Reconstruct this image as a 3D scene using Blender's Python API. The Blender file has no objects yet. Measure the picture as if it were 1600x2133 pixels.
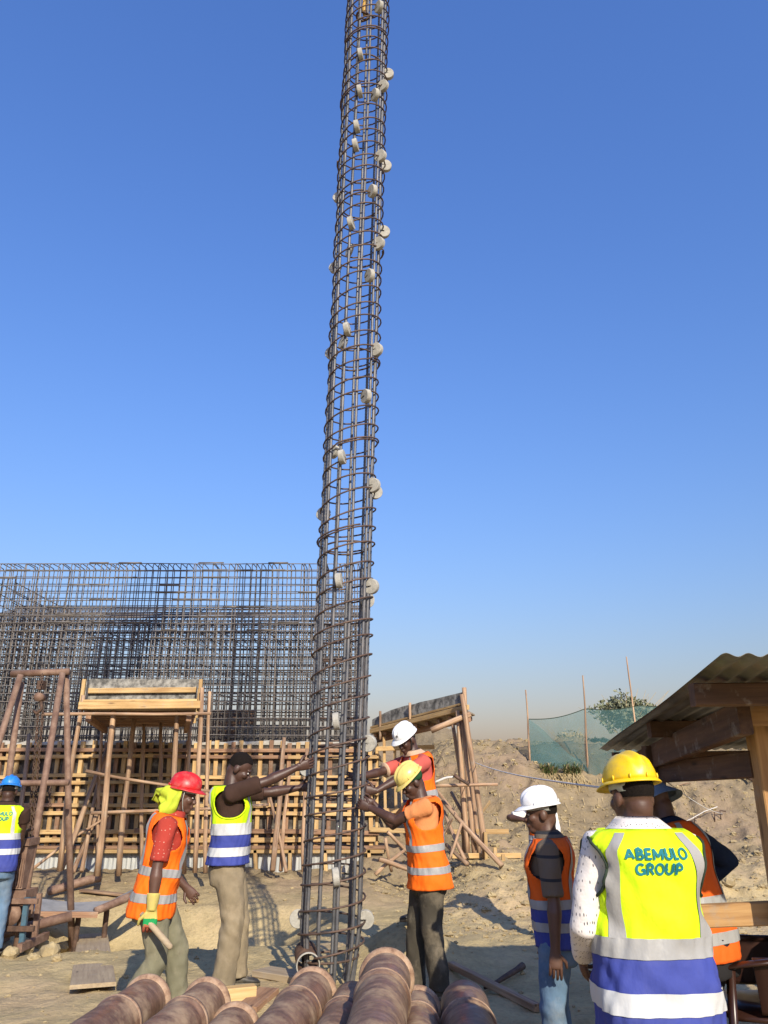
import bpy, bmesh, math, random
import numpy as np
from mathutils import Vector, Matrix, Quaternion

random.seed(7)
rng = np.random.default_rng(11)
R = math.radians
scene = bpy.context.scene
COL = scene.collection

# ------------------------------------------------------------------ camera
CAM_H = 1.55
PITCH = R(19.26)
cam_data = bpy.data.cameras.new('camera')
cam = bpy.data.objects.new('camera', cam_data)
COL.objects.link(cam)
cam.location = (0, 0, CAM_H)
cam.rotation_euler = (R(90) + PITCH, 0, 0)
cam_data.sensor_fit = 'HORIZONTAL'
cam_data.sensor_width = 36
cam_data.lens = 36.0
cam_data.clip_start = 0.05
cam_data.clip_end = 3000
scene.camera = cam

# ------------------------------------------------------------------ sky and sun
SUN_EL = R(30)
SUN_AZ = R(17.5)          # sun stands behind the camera, this far to its right
sun_dir = Vector((math.sin(SUN_AZ) * math.cos(SUN_EL), -math.cos(SUN_AZ) * math.cos(SUN_EL), math.sin(SUN_EL)))
world = bpy.data.worlds.new('World')
scene.world = world
world.use_nodes = True
wn = world.node_tree
bg = wn.nodes['Background']
sky = wn.nodes.new('ShaderNodeTexSky')
sky.sky_type = 'NISHITA'
sky.sun_disc = False
sky.sun_elevation = SUN_EL
sky.sun_rotation = math.atan2(sun_dir.x, sun_dir.y)
sky.altitude = 1500
sky.air_density = 3.0
sky.dust_density = 5.0
sky.ozone_density = 10.0
tint = wn.nodes.new('ShaderNodeMix'); tint.data_type = 'RGBA'; tint.blend_type = 'MULTIPLY'
tint.inputs[0].default_value = 1.0
tint.inputs[7].default_value = (1.03, 0.985, 1.42, 1)
wn.links.new(sky.outputs[0], tint.inputs[6])
hsv = wn.nodes.new('ShaderNodeHueSaturation'); hsv.inputs['Saturation'].default_value = 1.04
wn.links.new(tint.outputs[2], hsv.inputs['Color'])
wn.links.new(hsv.outputs[0], bg.inputs[0])
bg.inputs[1].default_value = 0.12

sl = bpy.data.lights.new('sun', 'SUN')
so = bpy.data.objects.new('sun', sl)
COL.objects.link(so)
sl.energy = 4.9
sl.angle = R(0.55)
sl.color = (1.0, 0.90, 0.74)
so.rotation_euler = (-sun_dir).to_track_quat('-Z', 'Y').to_euler()
so.location = sun_dir * 50
vs = scene.view_settings
vs.view_transform = 'Standard'
vs.look = 'None'
vs.gamma = 1
vs.use_curve_mapping = False
vs.exposure = 0.30
scene.render.resolution_x = 768
scene.render.resolution_y = 1024

# ------------------------------------------------------------------ layout helper: a photo pixel at a chosen distance
CP, SP = math.cos(PITCH), math.sin(PITCH)
def at(px, py, Y):
    x = (px - 800) / 1600.0
    v = (1066.5 - py) / 1600.0
    d = Vector((x, CP - v * SP, SP + v * CP))
    t = Y / d.y
    return Vector((d.x * t, Y, CAM_H + d.z * t))

# ------------------------------------------------------------------ noise
def _hash(ix, iy, seed):
    n = (ix.astype(np.int64) * 374761393 + iy.astype(np.int64) * 668265263 + seed * 982451653) & 0xFFFFFFFF
    n = ((n ^ (n >> 13)) * 1274126177) & 0xFFFFFFFF
    n = n ^ (n >> 16)
    return (n & 0xFFFF) / 32767.5 - 1.0
def vnoise(x, y, seed=0):
    ix = np.floor(x); iy = np.floor(y)
    fx = x - ix; fy = y - iy
    fx = fx * fx * (3 - 2 * fx); fy = fy * fy * (3 - 2 * fy)
    a = _hash(ix, iy, seed); b = _hash(ix + 1, iy, seed)
    c = _hash(ix, iy + 1, seed); d = _hash(ix + 1, iy + 1, seed)
    return (a * (1 - fx) + b * fx) * (1 - fy) + (c * (1 - fx) + d * fx) * fy
def fbm(x, y, seed=0, oct=4, gain=0.5):
    s = 0; a = 1
    for k in range(oct):
        s = s + a * vnoise(x * 2 ** k + 17.3 * k, y * 2 ** k - 9.1 * k, seed + k)
        a *= gain
    return s
def sm(x):
    x = np.clip(x, 0, 1)
    return x * x * (3 - 2 * x)
_ph = rng.uniform(0, 6.28, 64); _kk = rng.normal(size=(64, 3)); _kk /= np.linalg.norm(_kk, axis=1)[:, None]
def wrinkle(P, freq, n=8, o=0, stretch=(1, 1, 1)):
    P = np.asarray(P) * np.array(stretch)
    s = 0
    for k in range(n):
        kv = _kk[(o + k) % 64] * freq * (0.7 + 0.15 * k)
        s = s + np.sin(P @ kv + _ph[(o + k) % 64])
    return s / n

# ------------------------------------------------------------------ materials
MATS = {}
class NT:
    def __init__(self, name):
        self.m = bpy.data.materials.new(name); self.m.use_nodes = True
        self.t = self.m.node_tree; self.b = self.t.nodes['Principled BSDF']
        self.tc = self.t.nodes.new('ShaderNodeTexCoord'); MATS[name] = self.m
        self.oi = None
    def n(self, kind, **kw):
        nd = self.t.nodes.new(kind)
        for k, v in kw.items():
            if k.startswith('i_'):
                nd.inputs[k[2:].replace('_', ' ')].default_value = v
            else: setattr(nd, k, v)
        return nd
    def l(self, a, b): self.t.links.new(a, b)
    def coords(self, scale=(1, 1, 1), out='Object', rnd=True):
        mp = self.n('ShaderNodeMapping'); mp.inputs['Scale'].default_value = scale
        self.l(self.tc.outputs[out], mp.inputs['Vector'])
        if rnd:
            if not self.oi: self.oi = self.n('ShaderNodeObjectInfo')
            mul = self.n('ShaderNodeMath', operation='MULTIPLY'); mul.inputs[1].default_value = 37.0
            self.l(self.oi.outputs['Random'], mul.inputs[0])
            cx = self.n('ShaderNodeCombineXYZ'); self.l(mul.outputs[0], cx.inputs[0]); self.l(mul.outputs[0], cx.inputs[1])
            self.l(cx.outputs[0], mp.inputs['Location'])
        return mp.outputs[0]
    def noise(self, vec, scale, detail=4, rough=0.55):
        nd = self.n('ShaderNodeTexNoise'); nd.inputs['Scale'].default_value = scale
        nd.inputs['Detail'].default_value = detail; nd.inputs['Roughness'].default_value = rough
        self.l(vec, nd.inputs['Vector']); return nd.outputs[0]
    def ramp(self, fac, stops):
        r = self.n('ShaderNodeValToRGB'); e = r.color_ramp.elements
        while len(e) < len(stops): e.new(0.5)
        for q, (p, c) in enumerate(stops):
            e[q].position = p; e[q].color = (*c, 1) if len(c) == 3 else c
        self.l(fac, r.inputs[0]); return r.outputs[0]
    def mix(self, fac, a, b, mode='MIX'):
        m = self.n('ShaderNodeMix', data_type='RGBA', blend_type=mode)
        if isinstance(fac, (int, float)): m.inputs[0].default_value = fac
        else: self.l(fac, m.inputs[0])
        for s, v in ((6, a), (7, b)):
            if isinstance(v, tuple): m.inputs[s].default_value = (*v, 1)
            else: self.l(v, m.inputs[s])
        return m.outputs[2]
    def color(self, c):
        if isinstance(c, tuple): self.b.inputs['Base Color'].default_value = (*c, 1)
        else: self.l(c, self.b.inputs['Base Color'])
    def bump(self, h, strength=0.3, dist=0.01):
        b = self.n('ShaderNodeBump'); b.inputs['Strength'].default_value = strength; b.inputs['Distance'].default_value = dist
        self.l(h, b.inputs['Height']); self.l(b.outputs[0], self.b.inputs['Normal'])
    def rough(self, v):
        if isinstance(v, (int, float)): self.b.inputs['Roughness'].default_value = v
        else: self.l(v, self.b.inputs['Roughness'])
    def random(self):
        if not self.oi: self.oi = self.n('ShaderNodeObjectInfo')
        return self.oi.outputs['Random']
G3 = lambda v: (v, v, v)

def m_wood(name, dark, mid, light, var=0.5):
    t = NT(name)
    v = t.coords((1.2, 22, 22))
    g = t.noise(v, 1.6, 5, 0.6)
    c = t.ramp(g, [(0.28, dark), (0.5, mid), (0.74, light)])
    v2 = t.coords((1.0, 1.0, 1.0))
    bl = t.noise(v2, 2.3, 3)
    c = t.mix(t.ramp(bl, [(0.40, G3(0.0)), (0.75, G3(0.55))]), c, dark)
    st = t.noise(t.coords((1.0, 1.0, 1.0)), 9, 6, 0.7)
    c = t.mix(t.ramp(st, [(0.55, G3(0.0)), (0.70, G3(0.55))]), c, (0.34, 0.30, 0.24))
    rv = t.ramp(t.random(), [(0.0, G3(1 - var * 0.55)), (0.5, G3(0.92)), (1.0, G3(1.0))])
    c = t.mix(1.0, c, rv, 'MULTIPLY')
    kn = t.n('ShaderNodeTexVoronoi'); kn.inputs['Scale'].default_value = 1.0
    t.l(t.coords((2.2, 9, 9)), kn.inputs['Vector'])
    c = t.mix(t.ramp(kn.outputs[0], [(0.05, G3(0.8)), (0.14, G3(0.0))]), c, tuple(x * 0.45 for x in dark))
    t.color(c); t.rough(0.82); t.bump(g, 0.5, 0.006)
    return t.m
m_wood('timber_new', (0.36, 0.20, 0.075), (0.56, 0.37, 0.155), (0.70, 0.51, 0.25), 0.6)
m_wood('timber_old', (0.17, 0.09, 0.05), (0.32, 0.18, 0.10), (0.45, 0.28, 0.16))
m_wood('pole_wood', (0.17, 0.095, 0.055), (0.42, 0.265, 0.155), (0.64, 0.455, 0.28), 0.65)
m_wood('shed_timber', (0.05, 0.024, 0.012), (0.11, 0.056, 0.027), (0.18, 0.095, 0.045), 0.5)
m_wood('post_timber', (0.28, 0.14, 0.05), (0.46, 0.26, 0.10), (0.58, 0.36, 0.15), 0.2)
m_wood('grey_board', (0.27, 0.20, 0.125), (0.39, 0.30, 0.185), (0.48, 0.38, 0.235), 0.3)

def m_speckle(name, cols, scale, rough=0.8, bumpd=0.004, metal=0.0, stretch=(1, 1, 1), out='Object', rnd=True, detail=6):
    t = NT(name)
    v = t.coords(stretch, out, rnd)
    g = t.noise(v, scale, detail, 0.65)
    st = [(0.32 + 0.36 * q / (len(cols) - 1), c) for q, c in enumerate(cols)]
    t.color(t.ramp(g, st)); t.rough(rough); t.bump(g, 0.45, bumpd)
    t.b.inputs['Metallic'].default_value = metal
    return t.m
m_speckle('form_ply', [(0.018, 0.014, 0.011), (0.045, 0.035, 0.026), (0.10, 0.085, 0.065), (0.25, 0.23, 0.19)], 7, 0.65)
m_speckle('ply_concrete', [(0.05, 0.05, 0.042), (0.13, 0.125, 0.11), (0.27, 0.26, 0.225), (0.36, 0.35, 0.31)], 9, 0.8)
m_speckle('concrete', [(0.28, 0.27, 0.23), (0.36, 0.345, 0.295), (0.44, 0.42, 0.36)], 22, 0.9, 0.003)
m_speckle('cement_dry', [(0.28, 0.26, 0.21), (0.40, 0.37, 0.31)], 14, 0.95, 0.01)
m_speckle('rebar', [(0.072, 0.074, 0.080), (0.12, 0.122, 0.128), (0.18, 0.168, 0.158)], 5, 0.5, 0.001, 0.35)
m_speckle('rebar_tie', [(0.055, 0.038, 0.030), (0.105, 0.066, 0.048), (0.16, 0.102, 0.072)], 8, 0.65, 0.001, 0.25)
m_speckle('rebar_wall', [(0.10, 0.09, 0.082), (0.16, 0.143, 0.128), (0.23, 0.20, 0.165)], 2.2, 0.6, 0.001, 0.3)
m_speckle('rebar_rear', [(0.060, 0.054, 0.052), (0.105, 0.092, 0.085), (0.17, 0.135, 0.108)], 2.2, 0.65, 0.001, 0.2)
m_speckle('rust_steel', [(0.13, 0.07, 0.045), (0.20, 0.12, 0.08), (0.29, 0.19, 0.13)], 9, 0.72, 0.003, 0.15)
m_speckle('rust_dark', [(0.04, 0.025, 0.018), (0.085, 0.048, 0.03), (0.14, 0.08, 0.05)], 12, 0.75, 0.003, 0.15)
m_speckle('blue_paint', [(0.10, 0.085, 0.07), (0.05, 0.11, 0.15), (0.07, 0.15, 0.20)], 7, 0.6)
m_speckle('zinc_sheet', [(0.30, 0.31, 0.30), (0.40, 0.41, 0.39), (0.50, 0.50, 0.47)], 4, 0.6, 0.002, 0.2, (6, 6, 0.7))
m_speckle('roof_sheet', [(0.07, 0.068, 0.06), (0.14, 0.137, 0.12), (0.21, 0.205, 0.18)], 3, 0.5, 0.002, 0.5)
m_speckle('sheet_blue', [(0.08, 0.14, 0.26), (0.12, 0.20, 0.36)], 3, 0.4, 0.002, 0.3)
m_speckle('grey_sheet', [(0.22, 0.225, 0.22), (0.31, 0.31, 0.30), (0.38, 0.37, 0.34)], 5, 0.6, 0.002, 0.2)
m_speckle('rope', [(0.55, 0.52, 0.46), (0.72, 0.69, 0.62)], 40, 0.9)
m_speckle('dark_rubber', [(0.012, 0.012, 0.012), (0.03, 0.03, 0.03)], 20, 0.6)
m_speckle('sole_rubber', [(0.10, 0.085, 0.06), (0.20, 0.17, 0.12)], 20, 0.8)
m_speckle('shoe_leather', [(0.018, 0.016, 0.014), (0.045, 0.04, 0.033), (0.14, 0.12, 0.085)], 14, 0.6)
m_speckle('chair_plastic', [(0.030, 0.012, 0.008), (0.042, 0.017, 0.011)], 6, 0.32, 0.0005)
m_speckle('clod', [(0.25, 0.19, 0.10), (0.34, 0.265, 0.14), (0.42, 0.335, 0.18)], 9, 0.97, 0.01)
m_speckle('hair', [(0.006, 0.0045, 0.004), (0.016, 0.012, 0.010)], 160, 0.95, 0.003)
M_ = MATS['hair'].node_tree.nodes['Principled BSDF']; M_.inputs['Specular IOR Level'].default_value = 0.1
m_speckle('crane_yellow', [(0.45, 0.27, 0.03), (0.55, 0.34, 0.04)], 3, 0.5)
m_speckle('hoist_yellow', [(0.35, 0.20, 0.04), (0.55, 0.34, 0.06)], 20, 0.6)

# dusty soil
def m_soil():
    t = NT('soil')
    g = t.n('ShaderNodeNewGeometry')
    def nz(scale, detail, rough=0.6):
        nd = t.n('ShaderNodeTexNoise'); nd.inputs['Scale'].default_value = scale
        nd.inputs['Detail'].default_value = detail; nd.inputs['Roughness'].default_value = rough
        t.l(g.outputs['Position'], nd.inputs['Vector']); return nd.outputs[0]
    big = nz(0.55, 6, 0.62); mid = nz(3.1, 6, 0.65); fine = nz(26, 5, 0.7)
    c = t.ramp(big, [(0.30, (0.35, 0.272, 0.137)), (0.48, (0.46, 0.360, 0.185)), (0.62, (0.475, 0.352, 0.196)), (0.78, (0.405, 0.305, 0.170))])
    c2 = t.ramp(mid, [(0.28, G3(0.70)), (0.5, G3(0.97)), (0.72, G3(1.10))])
    c = t.mix(1.0, c, c2, 'MULTIPLY')
    c3 = t.ramp(fine, [(0.25, G3(0.76)), (0.5, G3(1.0)), (0.75, G3(1.12))])
    c = t.mix(1.0, c, c3, 'MULTIPLY')
    # soil multiplied darker and greyer with distance, from the heap back over the bank
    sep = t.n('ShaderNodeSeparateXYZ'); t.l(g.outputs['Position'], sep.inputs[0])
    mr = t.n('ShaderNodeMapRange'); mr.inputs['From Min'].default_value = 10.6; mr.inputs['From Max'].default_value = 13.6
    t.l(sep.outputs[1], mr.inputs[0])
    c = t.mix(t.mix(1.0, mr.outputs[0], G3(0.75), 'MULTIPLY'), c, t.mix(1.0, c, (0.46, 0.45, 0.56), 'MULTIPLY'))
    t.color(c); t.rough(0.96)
    t.b.inputs['Specular IOR Level'].default_value = 0.15
    ad = t.n('ShaderNodeMath', operation='MULTIPLY_ADD'); ad.inputs[1].default_value = 0.35
    t.l(fine, ad.inputs[0]); t.l(mid, ad.inputs[2])
    t.bump(ad.outputs[0], 0.9, 0.05)
m_soil()

# rusty pipe with dusty tan patches
def m_pipe():
    t = NT('pipe_rust')
    v = t.coords((1.6, 5, 1.6)); g = t.noise(v, 4.5, 7, 0.7)
    c = t.ramp(g, [(0.30, (0.075, 0.040, 0.025)), (0.5, (0.15, 0.085, 0.053)), (0.70, (0.25, 0.15, 0.095))])
    d = t.noise(t.coords((1, 1, 1)), 5.5, 6, 0.7)
    c = t.mix(t.ramp(d, [(0.46, G3(0)), (0.66, G3(0.8))]), c, (0.38, 0.27, 0.165))
    s = t.noise(t.coords((6, 45, 6)), 2.0, 3, 0.6)
    c = t.mix(t.ramp(s, [(0.62, G3(0)), (0.75, G3(0.35))]), c, (0.32, 0.24, 0.17))
    t.color(c); t.rough(t.ramp(d, [(0.4, G3(0.40)), (0.65, G3(0.9))])); t.b.inputs['Metallic'].default_value = 0.0
    t.bump(g, 0.35, 0.004)
    t = NT('pipe_rim')
    g = t.noise(t.coords(), 14, 5, 0.7)
    t.color(t.ramp(g, [(0.32, (0.16, 0.085, 0.05)), (0.5, (0.34, 0.215, 0.13)), (0.7, (0.46, 0.33, 0.22))])); t.rough(0.75); t.bump(g, 0.4, 0.003)
m_pipe()

def m_cloth(name, col, var=0.12, rough=0.85, dirt=None, weave=900, sheen=0.0, bump=0.4, wr=9):
    t = NT(name)
    v = t.coords(rnd=False)
    g = t.noise(v, 6, 5, 0.6)
    lo = tuple(c * (1 - var) for c in col); hi = tuple(min(1, c * (1 + var)) for c in col)
    c = t.ramp(g, [(0.3, lo), (0.7, hi)])
    if dirt:
        d = t.noise(v, 4.5, 6, 0.7)
        c = t.mix(t.ramp(d, [(0.48, G3(0)), (0.72, G3(dirt[1]))]), c, dirt[0])
    t.color(c); t.rough(rough); t.b.inputs['Specular IOR Level'].default_value = 0.2
    w = t.noise(t.coords((1, 1, 0.55), rnd=False), wr, 4, 0.5)
    t.bump(w, bump * 1.5, 0.03)
    return t
DUST = ((0.36, 0.28, 0.18), 0.35)
m_cloth('vest_orange', (0.95, 0.155, 0.008), 0.06, 0.75, ((0.55, 0.14, 0.04), 0.3))
m_cloth('vest_orange_deep', (0.72, 0.115, 0.012), 0.06, 0.75)
m_cloth('vest_lime', (0.60, 0.88, 0.01), 0.05, 0.7, ((0.45, 0.55, 0.06), 0.15))
m_cloth('vest_blue', (0.045, 0.062, 0.27), 0.1, 0.7, ((0.10, 0.11, 0.27), 0.3))
m_cloth('vest_trim', (0.03, 0.045, 0.03), 0.1)
m_cloth('reflective', (0.30, 0.30, 0.29), 0.08, 0.42, ((0.36, 0.34, 0.30), 0.4), bump=0.3)
m_cloth('reflective_white', (0.50, 0.51, 0.50), 0.07, 0.42, ((0.45, 0.43, 0.38), 0.3), bump=0.3)
m_cloth('print_teal', (0.012, 0.16, 0.20), 0.1, 0.7, bump=0.0)
m_cloth('shirt_brown', (0.050, 0.027, 0.019), 0.15, 0.9)
m_cloth('shirt_coral', (0.47, 0.095, 0.075), 0.1, 0.9)
m_cloth('shirt_orange', (0.62, 0.24, 0.085), 0.1, 0.9, ((0.45, 0.22, 0.12), 0.3))
m_cloth('shirt_navy', (0.012, 0.022, 0.05), 0.2, 0.9)
m_cloth('shirt_white', (0.72, 0.68, 0.62), 0.06, 0.9)
m_cloth('trouser_khaki', (0.24, 0.195, 0.125), 0.18, 0.92, ((0.40, 0.32, 0.21), 0.5))
m_cloth('trouser_olive', (0.175, 0.165, 0.105), 0.14, 0.92, ((0.34, 0.29, 0.20), 0.45))
m_cloth('trouser_dark', (0.060, 0.052, 0.038), 0.2, 0.92, ((0.28, 0.23, 0.16), 0.6))
m_cloth('trouser_black', (0.018, 0.017, 0.018), 0.2, 0.92)
m_cloth('jeans', (0.105, 0.175, 0.26), 0.25, 0.92, ((0.30, 0.33, 0.34), 0.5))
m_cloth('cloth_green', (0.012, 0.06, 0.02), 0.2, 0.9)
m_cloth('cloth_lime', (0.40, 0.47, 0.035), 0.2, 0.85, ((0.40, 0.40, 0.14), 0.4))
m_cloth('hat_grey', (0.155, 0.20, 0.25), 0.12, 0.9)
m_cloth('glove_yellow', (0.56, 0.47, 0.12), 0.15, 0.9, ((0.40, 0.28, 0.14), 0.6))
m_cloth('glove_green', (0.02, 0.28, 0.08), 0.12, 0.9)
m_cloth('glove_red', (0.42, 0.10, 0.055), 0.2, 0.9, ((0.30, 0.17, 0.10), 0.6))
m_cloth('collar_trim', (0.52, 0.36, 0.24), 0.1, 0.9)

def m_print(name, base, ink, scale, thr, stretch):
    t = NT(name)
    v = t.n('ShaderNodeTexVoronoi'); v.inputs['Scale'].default_value = scale; v.inputs['Randomness'].default_value = 0.35
    t.l(t.coords(stretch, rnd=False), v.inputs['Vector'])
    c = t.mix(t.ramp(v.outputs[0], [(thr, G3(1)), (thr + 0.04, G3(0))]), base, ink)
    t.color(c); t.rough(0.9); t.b.inputs['Specular IOR Level'].default_value = 0.2
    t.bump(t.noise(t.coords(rnd=False), 9, 4), 0.4, 0.03)
m_print('shirt_red_print', (0.36, 0.045, 0.03), (0.56, 0.28, 0.20), 34, 0.13, (1, 1, 1.2))
m_print('shirt_white_print', (0.66, 0.62, 0.58), (0.07, 0.065, 0.08), 62, 0.20, (1.7, 1.7, 0.6))
def m_stripe():
    t = NT('shirt_stripe')
    w = t.n('ShaderNodeTexWave', wave_type='BANDS', bands_direction='Z'); w.inputs['Scale'].default_value = 2.6; w.inputs['Distortion'].default_value = 0.3
    t.l(t.coords(rnd=False), w.inputs['Vector'])
    c = t.mix(t.ramp(w.outputs[1], [(0.94, G3(0)), (0.965, G3(1))]), (0.125, 0.095, 0.065), (0.02, 0.022, 0.028))
    t.color(c); t.rough(0.9); t.bump(t.noise(t.coords(rnd=False), 9, 4), 0.4, 0.03)
m_stripe()

def m_skin(name, col):
    t = NT(name)
    g = t.noise(t.coords(rnd=False), 9, 5, 0.6)
    t.color(t.ramp(g, [(0.3, tuple(c * 0.8 for c in col)), (0.7, tuple(c * 1.2 for c in col))]))
    t.rough(0.48); t.b.inputs['Specular IOR Level'].default_value = 0.45
    t.bump(t.noise(t.coords(rnd=False), 60, 4), 0.12, 0.004)
m_skin('skin_deep', (0.066, 0.032, 0.021))
m_skin('skin_brown', (0.095, 0.046, 0.029))
m_skin('skin_dusty', (0.12, 0.068, 0.045))
def m_plastic(name, col, scuff):
    t = NT(name)
    g = t.noise(t.coords(rnd=False), 16, 7, 0.75)
    c = t.mix(t.ramp(g, [(0.50, G3(0)), (0.68, G3(0.75))]), col, scuff)
    t.color(c); t.rough(t.ramp(g, [(0.4, G3(0.27)), (0.7, G3(0.6))])); t.bump(g, 0.08, 0.003)
m_plastic('helmet_red', (0.52, 0.018, 0.018), (0.42, 0.10, 0.08))
m_plastic('helmet_white', (0.76, 0.77, 0.78), (0.60, 0.59, 0.55))
m_plastic('helmet_yellow', (0.78, 0.52, 0.008), (0.52, 0.36, 0.06))
m_plastic('helmet_cream', (0.66, 0.53, 0.15), (0.40, 0.31, 0.10))
m_plastic('helmet_blue', (0.02, 0.20, 0.60), (0.05, 0.18, 0.42))
m_plastic('strap_grey', (0.42, 0.44, 0.40), (0.30, 0.30, 0.27))
m_plastic('strap_dark', (0.02, 0.02, 0.02), (0.06, 0.05, 0.04))
m_plastic('eye_white', (0.55, 0.50, 0.45), (0.45, 0.38, 0.34))
m_plastic('eye_dark', (0.012, 0.009, 0.008), (0.02, 0.015, 0.012))
def m_leaf(name, a, b):
    t = NT(name)
    t.color(t.ramp(t.noise(t.coords(rnd=False), 7, 3), [(0.35, a), (0.65, b)])); t.rough(0.7)
    t.b.inputs['Subsurface Weight'].default_value = 0.0
m_leaf('leaf_green', (0.045, 0.085, 0.02), (0.12, 0.15, 0.045))
m_leaf('leaf_dry', (0.30, 0.22, 0.10), (0.42, 0.32, 0.16))
m_leaf('leaf_grey', (0.12, 0.14, 0.075), (0.23, 0.23, 0.13))
def m_net():
    t = NT('shade_net')
    t.color((0.055, 0.14, 0.14)); t.rough(0.8)
    tr = t.n('ShaderNodeBsdfTransparent'); mx = t.n('ShaderNodeMixShader')
    w = t.noise(t.coords(rnd=False), 3.0, 3)
    t.l(t.ramp(w, [(0.3, G3(0.60)), (0.7, G3(0.46))]), mx.inputs[0])
    t.l(tr.outputs[0], mx.inputs[2]); t.l(t.b.outputs[0], mx.inputs[1])
    t.l(mx.outputs[0], t.t.nodes['Material Output'].inputs['Surface'])
m_net()
M = MATS

# ------------------------------------------------------------------ objects
def tag(o, label, cat, group=None):
    o['label'] = label; o['category'] = cat
    if group: o['group'] = group
    return o
def empty(name, loc=(0, 0, 0), label=None, cat=None, group=None, rz=0):
    o = bpy.data.objects.new(name, None); COL.objects.link(o)
    o.empty_display_size = 0.1
    o.matrix_basis = Matrix.Translation(Vector(loc)) @ Matrix.Rotation(rz, 4, 'Z')
    if label: tag(o, label, cat, group)
    return o
def place(o, mat4, parent=None):
    COL.objects.link(o)
    o.matrix_basis = mat4
    if parent is not None:
        o.parent = parent
        o.matrix_parent_inverse = parent.matrix_basis.inverted()
    return o
def mesh_from(name, verts, faces, smooth=False):
    me = bpy.data.meshes.new(name)
    me.from_pydata([tuple(v) for v in verts], [], [tuple(f) for f in faces])
    if smooth: me.shade_smooth()
    me.update()
    return me
def obj(name, verts, faces, mat, parent=None, smooth=False, origin=None):
    """one mesh object, given in world coordinates"""
    V = np.asarray(verts, float)
    if origin is None: origin = (V.min(0) + V.max(0)) / 2
    V = V - np.asarray(origin)
    me = mesh_from(name, V, faces, smooth)
    mats = mat if isinstance(mat, (list, tuple)) else [mat]
    for m in mats: me.materials.append(M[m])
    o = bpy.data.objects.new(name, me)
    return place(o, Matrix.Translation(Vector(origin)), parent)

class MB:
    def __init__(self): self.v = []; self.f = []
    def add(self, v, f):
        o = len(self.v); self.v.extend([tuple(p) for p in v]); self.f.extend([tuple(i + o for i in q) for q in f]); return self
    def build(self, name, mat, parent=None, smooth=False, origin=None):
        return obj(name, self.v, self.f, mat, parent, smooth, origin)

def frame_along(d):
    d = Vector(d).normalized()
    up = Vector((0, 0, 1)) if abs(d.z) < 0.95 else Vector((0, -1, 0))
    s = up.cross(d).normalized(); u = d.cross(s).normalized()
    return d, s, u
def tube_geo(path, rad, n=10, cap=True):
    path = [Vector(p) for p in path]
    if not hasattr(rad, '__len__'): rad = [rad] * len(path)
    V = []; F = []
    d0 = (path[1] - path[0]).normalized()
    _, s, u = frame_along(d0)
    prev = d0
    for i, p in enumerate(path):
        if i == 0: d = d0
        elif i == len(path) - 1: d = (path[-1] - path[-2]).normalized()
        else:
            d = ((path[i + 1] - p).normalized() + (p - path[i - 1]).normalized())
            d = d.normalized() if d.length > 1e-6 else prev
        q = prev.rotation_difference(d); s = q @ s; u = q @ u; prev = d
        r = rad[i]; ra, rb = (r, r) if not hasattr(r, '__len__') else r
        for k in range(n):
            a = 2 * math.pi * k / n
            V.append(p + s * (ra * math.cos(a)) + u * (rb * math.sin(a)))
    for i in range(len(path) - 1):
        for k in range(n):
            F.append((i * n + k, i * n + (k + 1) % n, (i + 1) * n + (k + 1) % n, (i + 1) * n + k))
    if cap:
        F.append(tuple(range(n - 1, -1, -1))); F.append(tuple((len(path) - 1) * n + k for k in range(n)))
    return V, F
def tube(name, path, rad, mat, parent=None, n=10, smooth=True):
    V, F = tube_geo(path, rad, n)
    return obj(name, V, F, mat, parent, smooth)
def box_geo(c, size, rot=None):
    c = Vector(c); sx, sy, sz = [q / 2 for q in size]
    P = [Vector((x, y, z)) for z in (-sz, sz) for y in (-sy, sy) for x in (-sx, sx)]
    if rot is not None: P = [rot @ p for p in P]
    return [p + c for p in P], [(0, 2, 3, 1), (4, 5, 7, 6), (0, 1, 5, 4), (2, 6, 7, 3), (0, 4, 6, 2), (1, 3, 7, 5)]
def beam(name, p0, p1, w, h, mat, parent=None, roll=0.0, ch=0.005, wob=0.0):
    """sawn timber from p0 to p1 with worn edges: w across, h upright"""
    p0 = Vector(p0); p1 = Vector(p1); d, s, u = frame_along(p1 - p0); L = (p1 - p0).length
    if roll:
        q = Quaternion(d, roll); s = q @ s; u = q @ u
    a, b = w / 2, h / 2; c = min(ch, a * 0.4, b * 0.4)
    sec = [(a, -b + c), (a, b - c), (a - c, b), (-a + c, b), (-a, b - c), (-a, -b + c), (-a + c, -b), (a - c, -b)]
    xs = [-L / 2, L / 2] if wob == 0 else [-L / 2, -L / 6, L / 6, L / 2]
    V = []; F = []
    for x in xs:
        oy = random.uniform(-wob, wob); oz = random.uniform(-wob, wob)
        for (y, z) in sec: V.append((x, y + oy, z + oz))
    for i in range(len(xs) - 1):
        for k in range(8): F.append((i * 8 + k, i * 8 + (k + 1) % 8, i * 8 + 8 + (k + 1) % 8, i * 8 + 8 + k))
    F.append(tuple(range(7, -1, -1))); F.append(tuple(8 * (len(xs) - 1) + k for k in range(8)))
    me = mesh_from(name, V, F); me.materials.append(M[mat])
    o = bpy.data.objects.new(name, me)
    m = Matrix((d, s, u)).transposed().to_4x4(); m.translation = (p0 + p1) / 2
    return place(o, m, parent)
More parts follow.
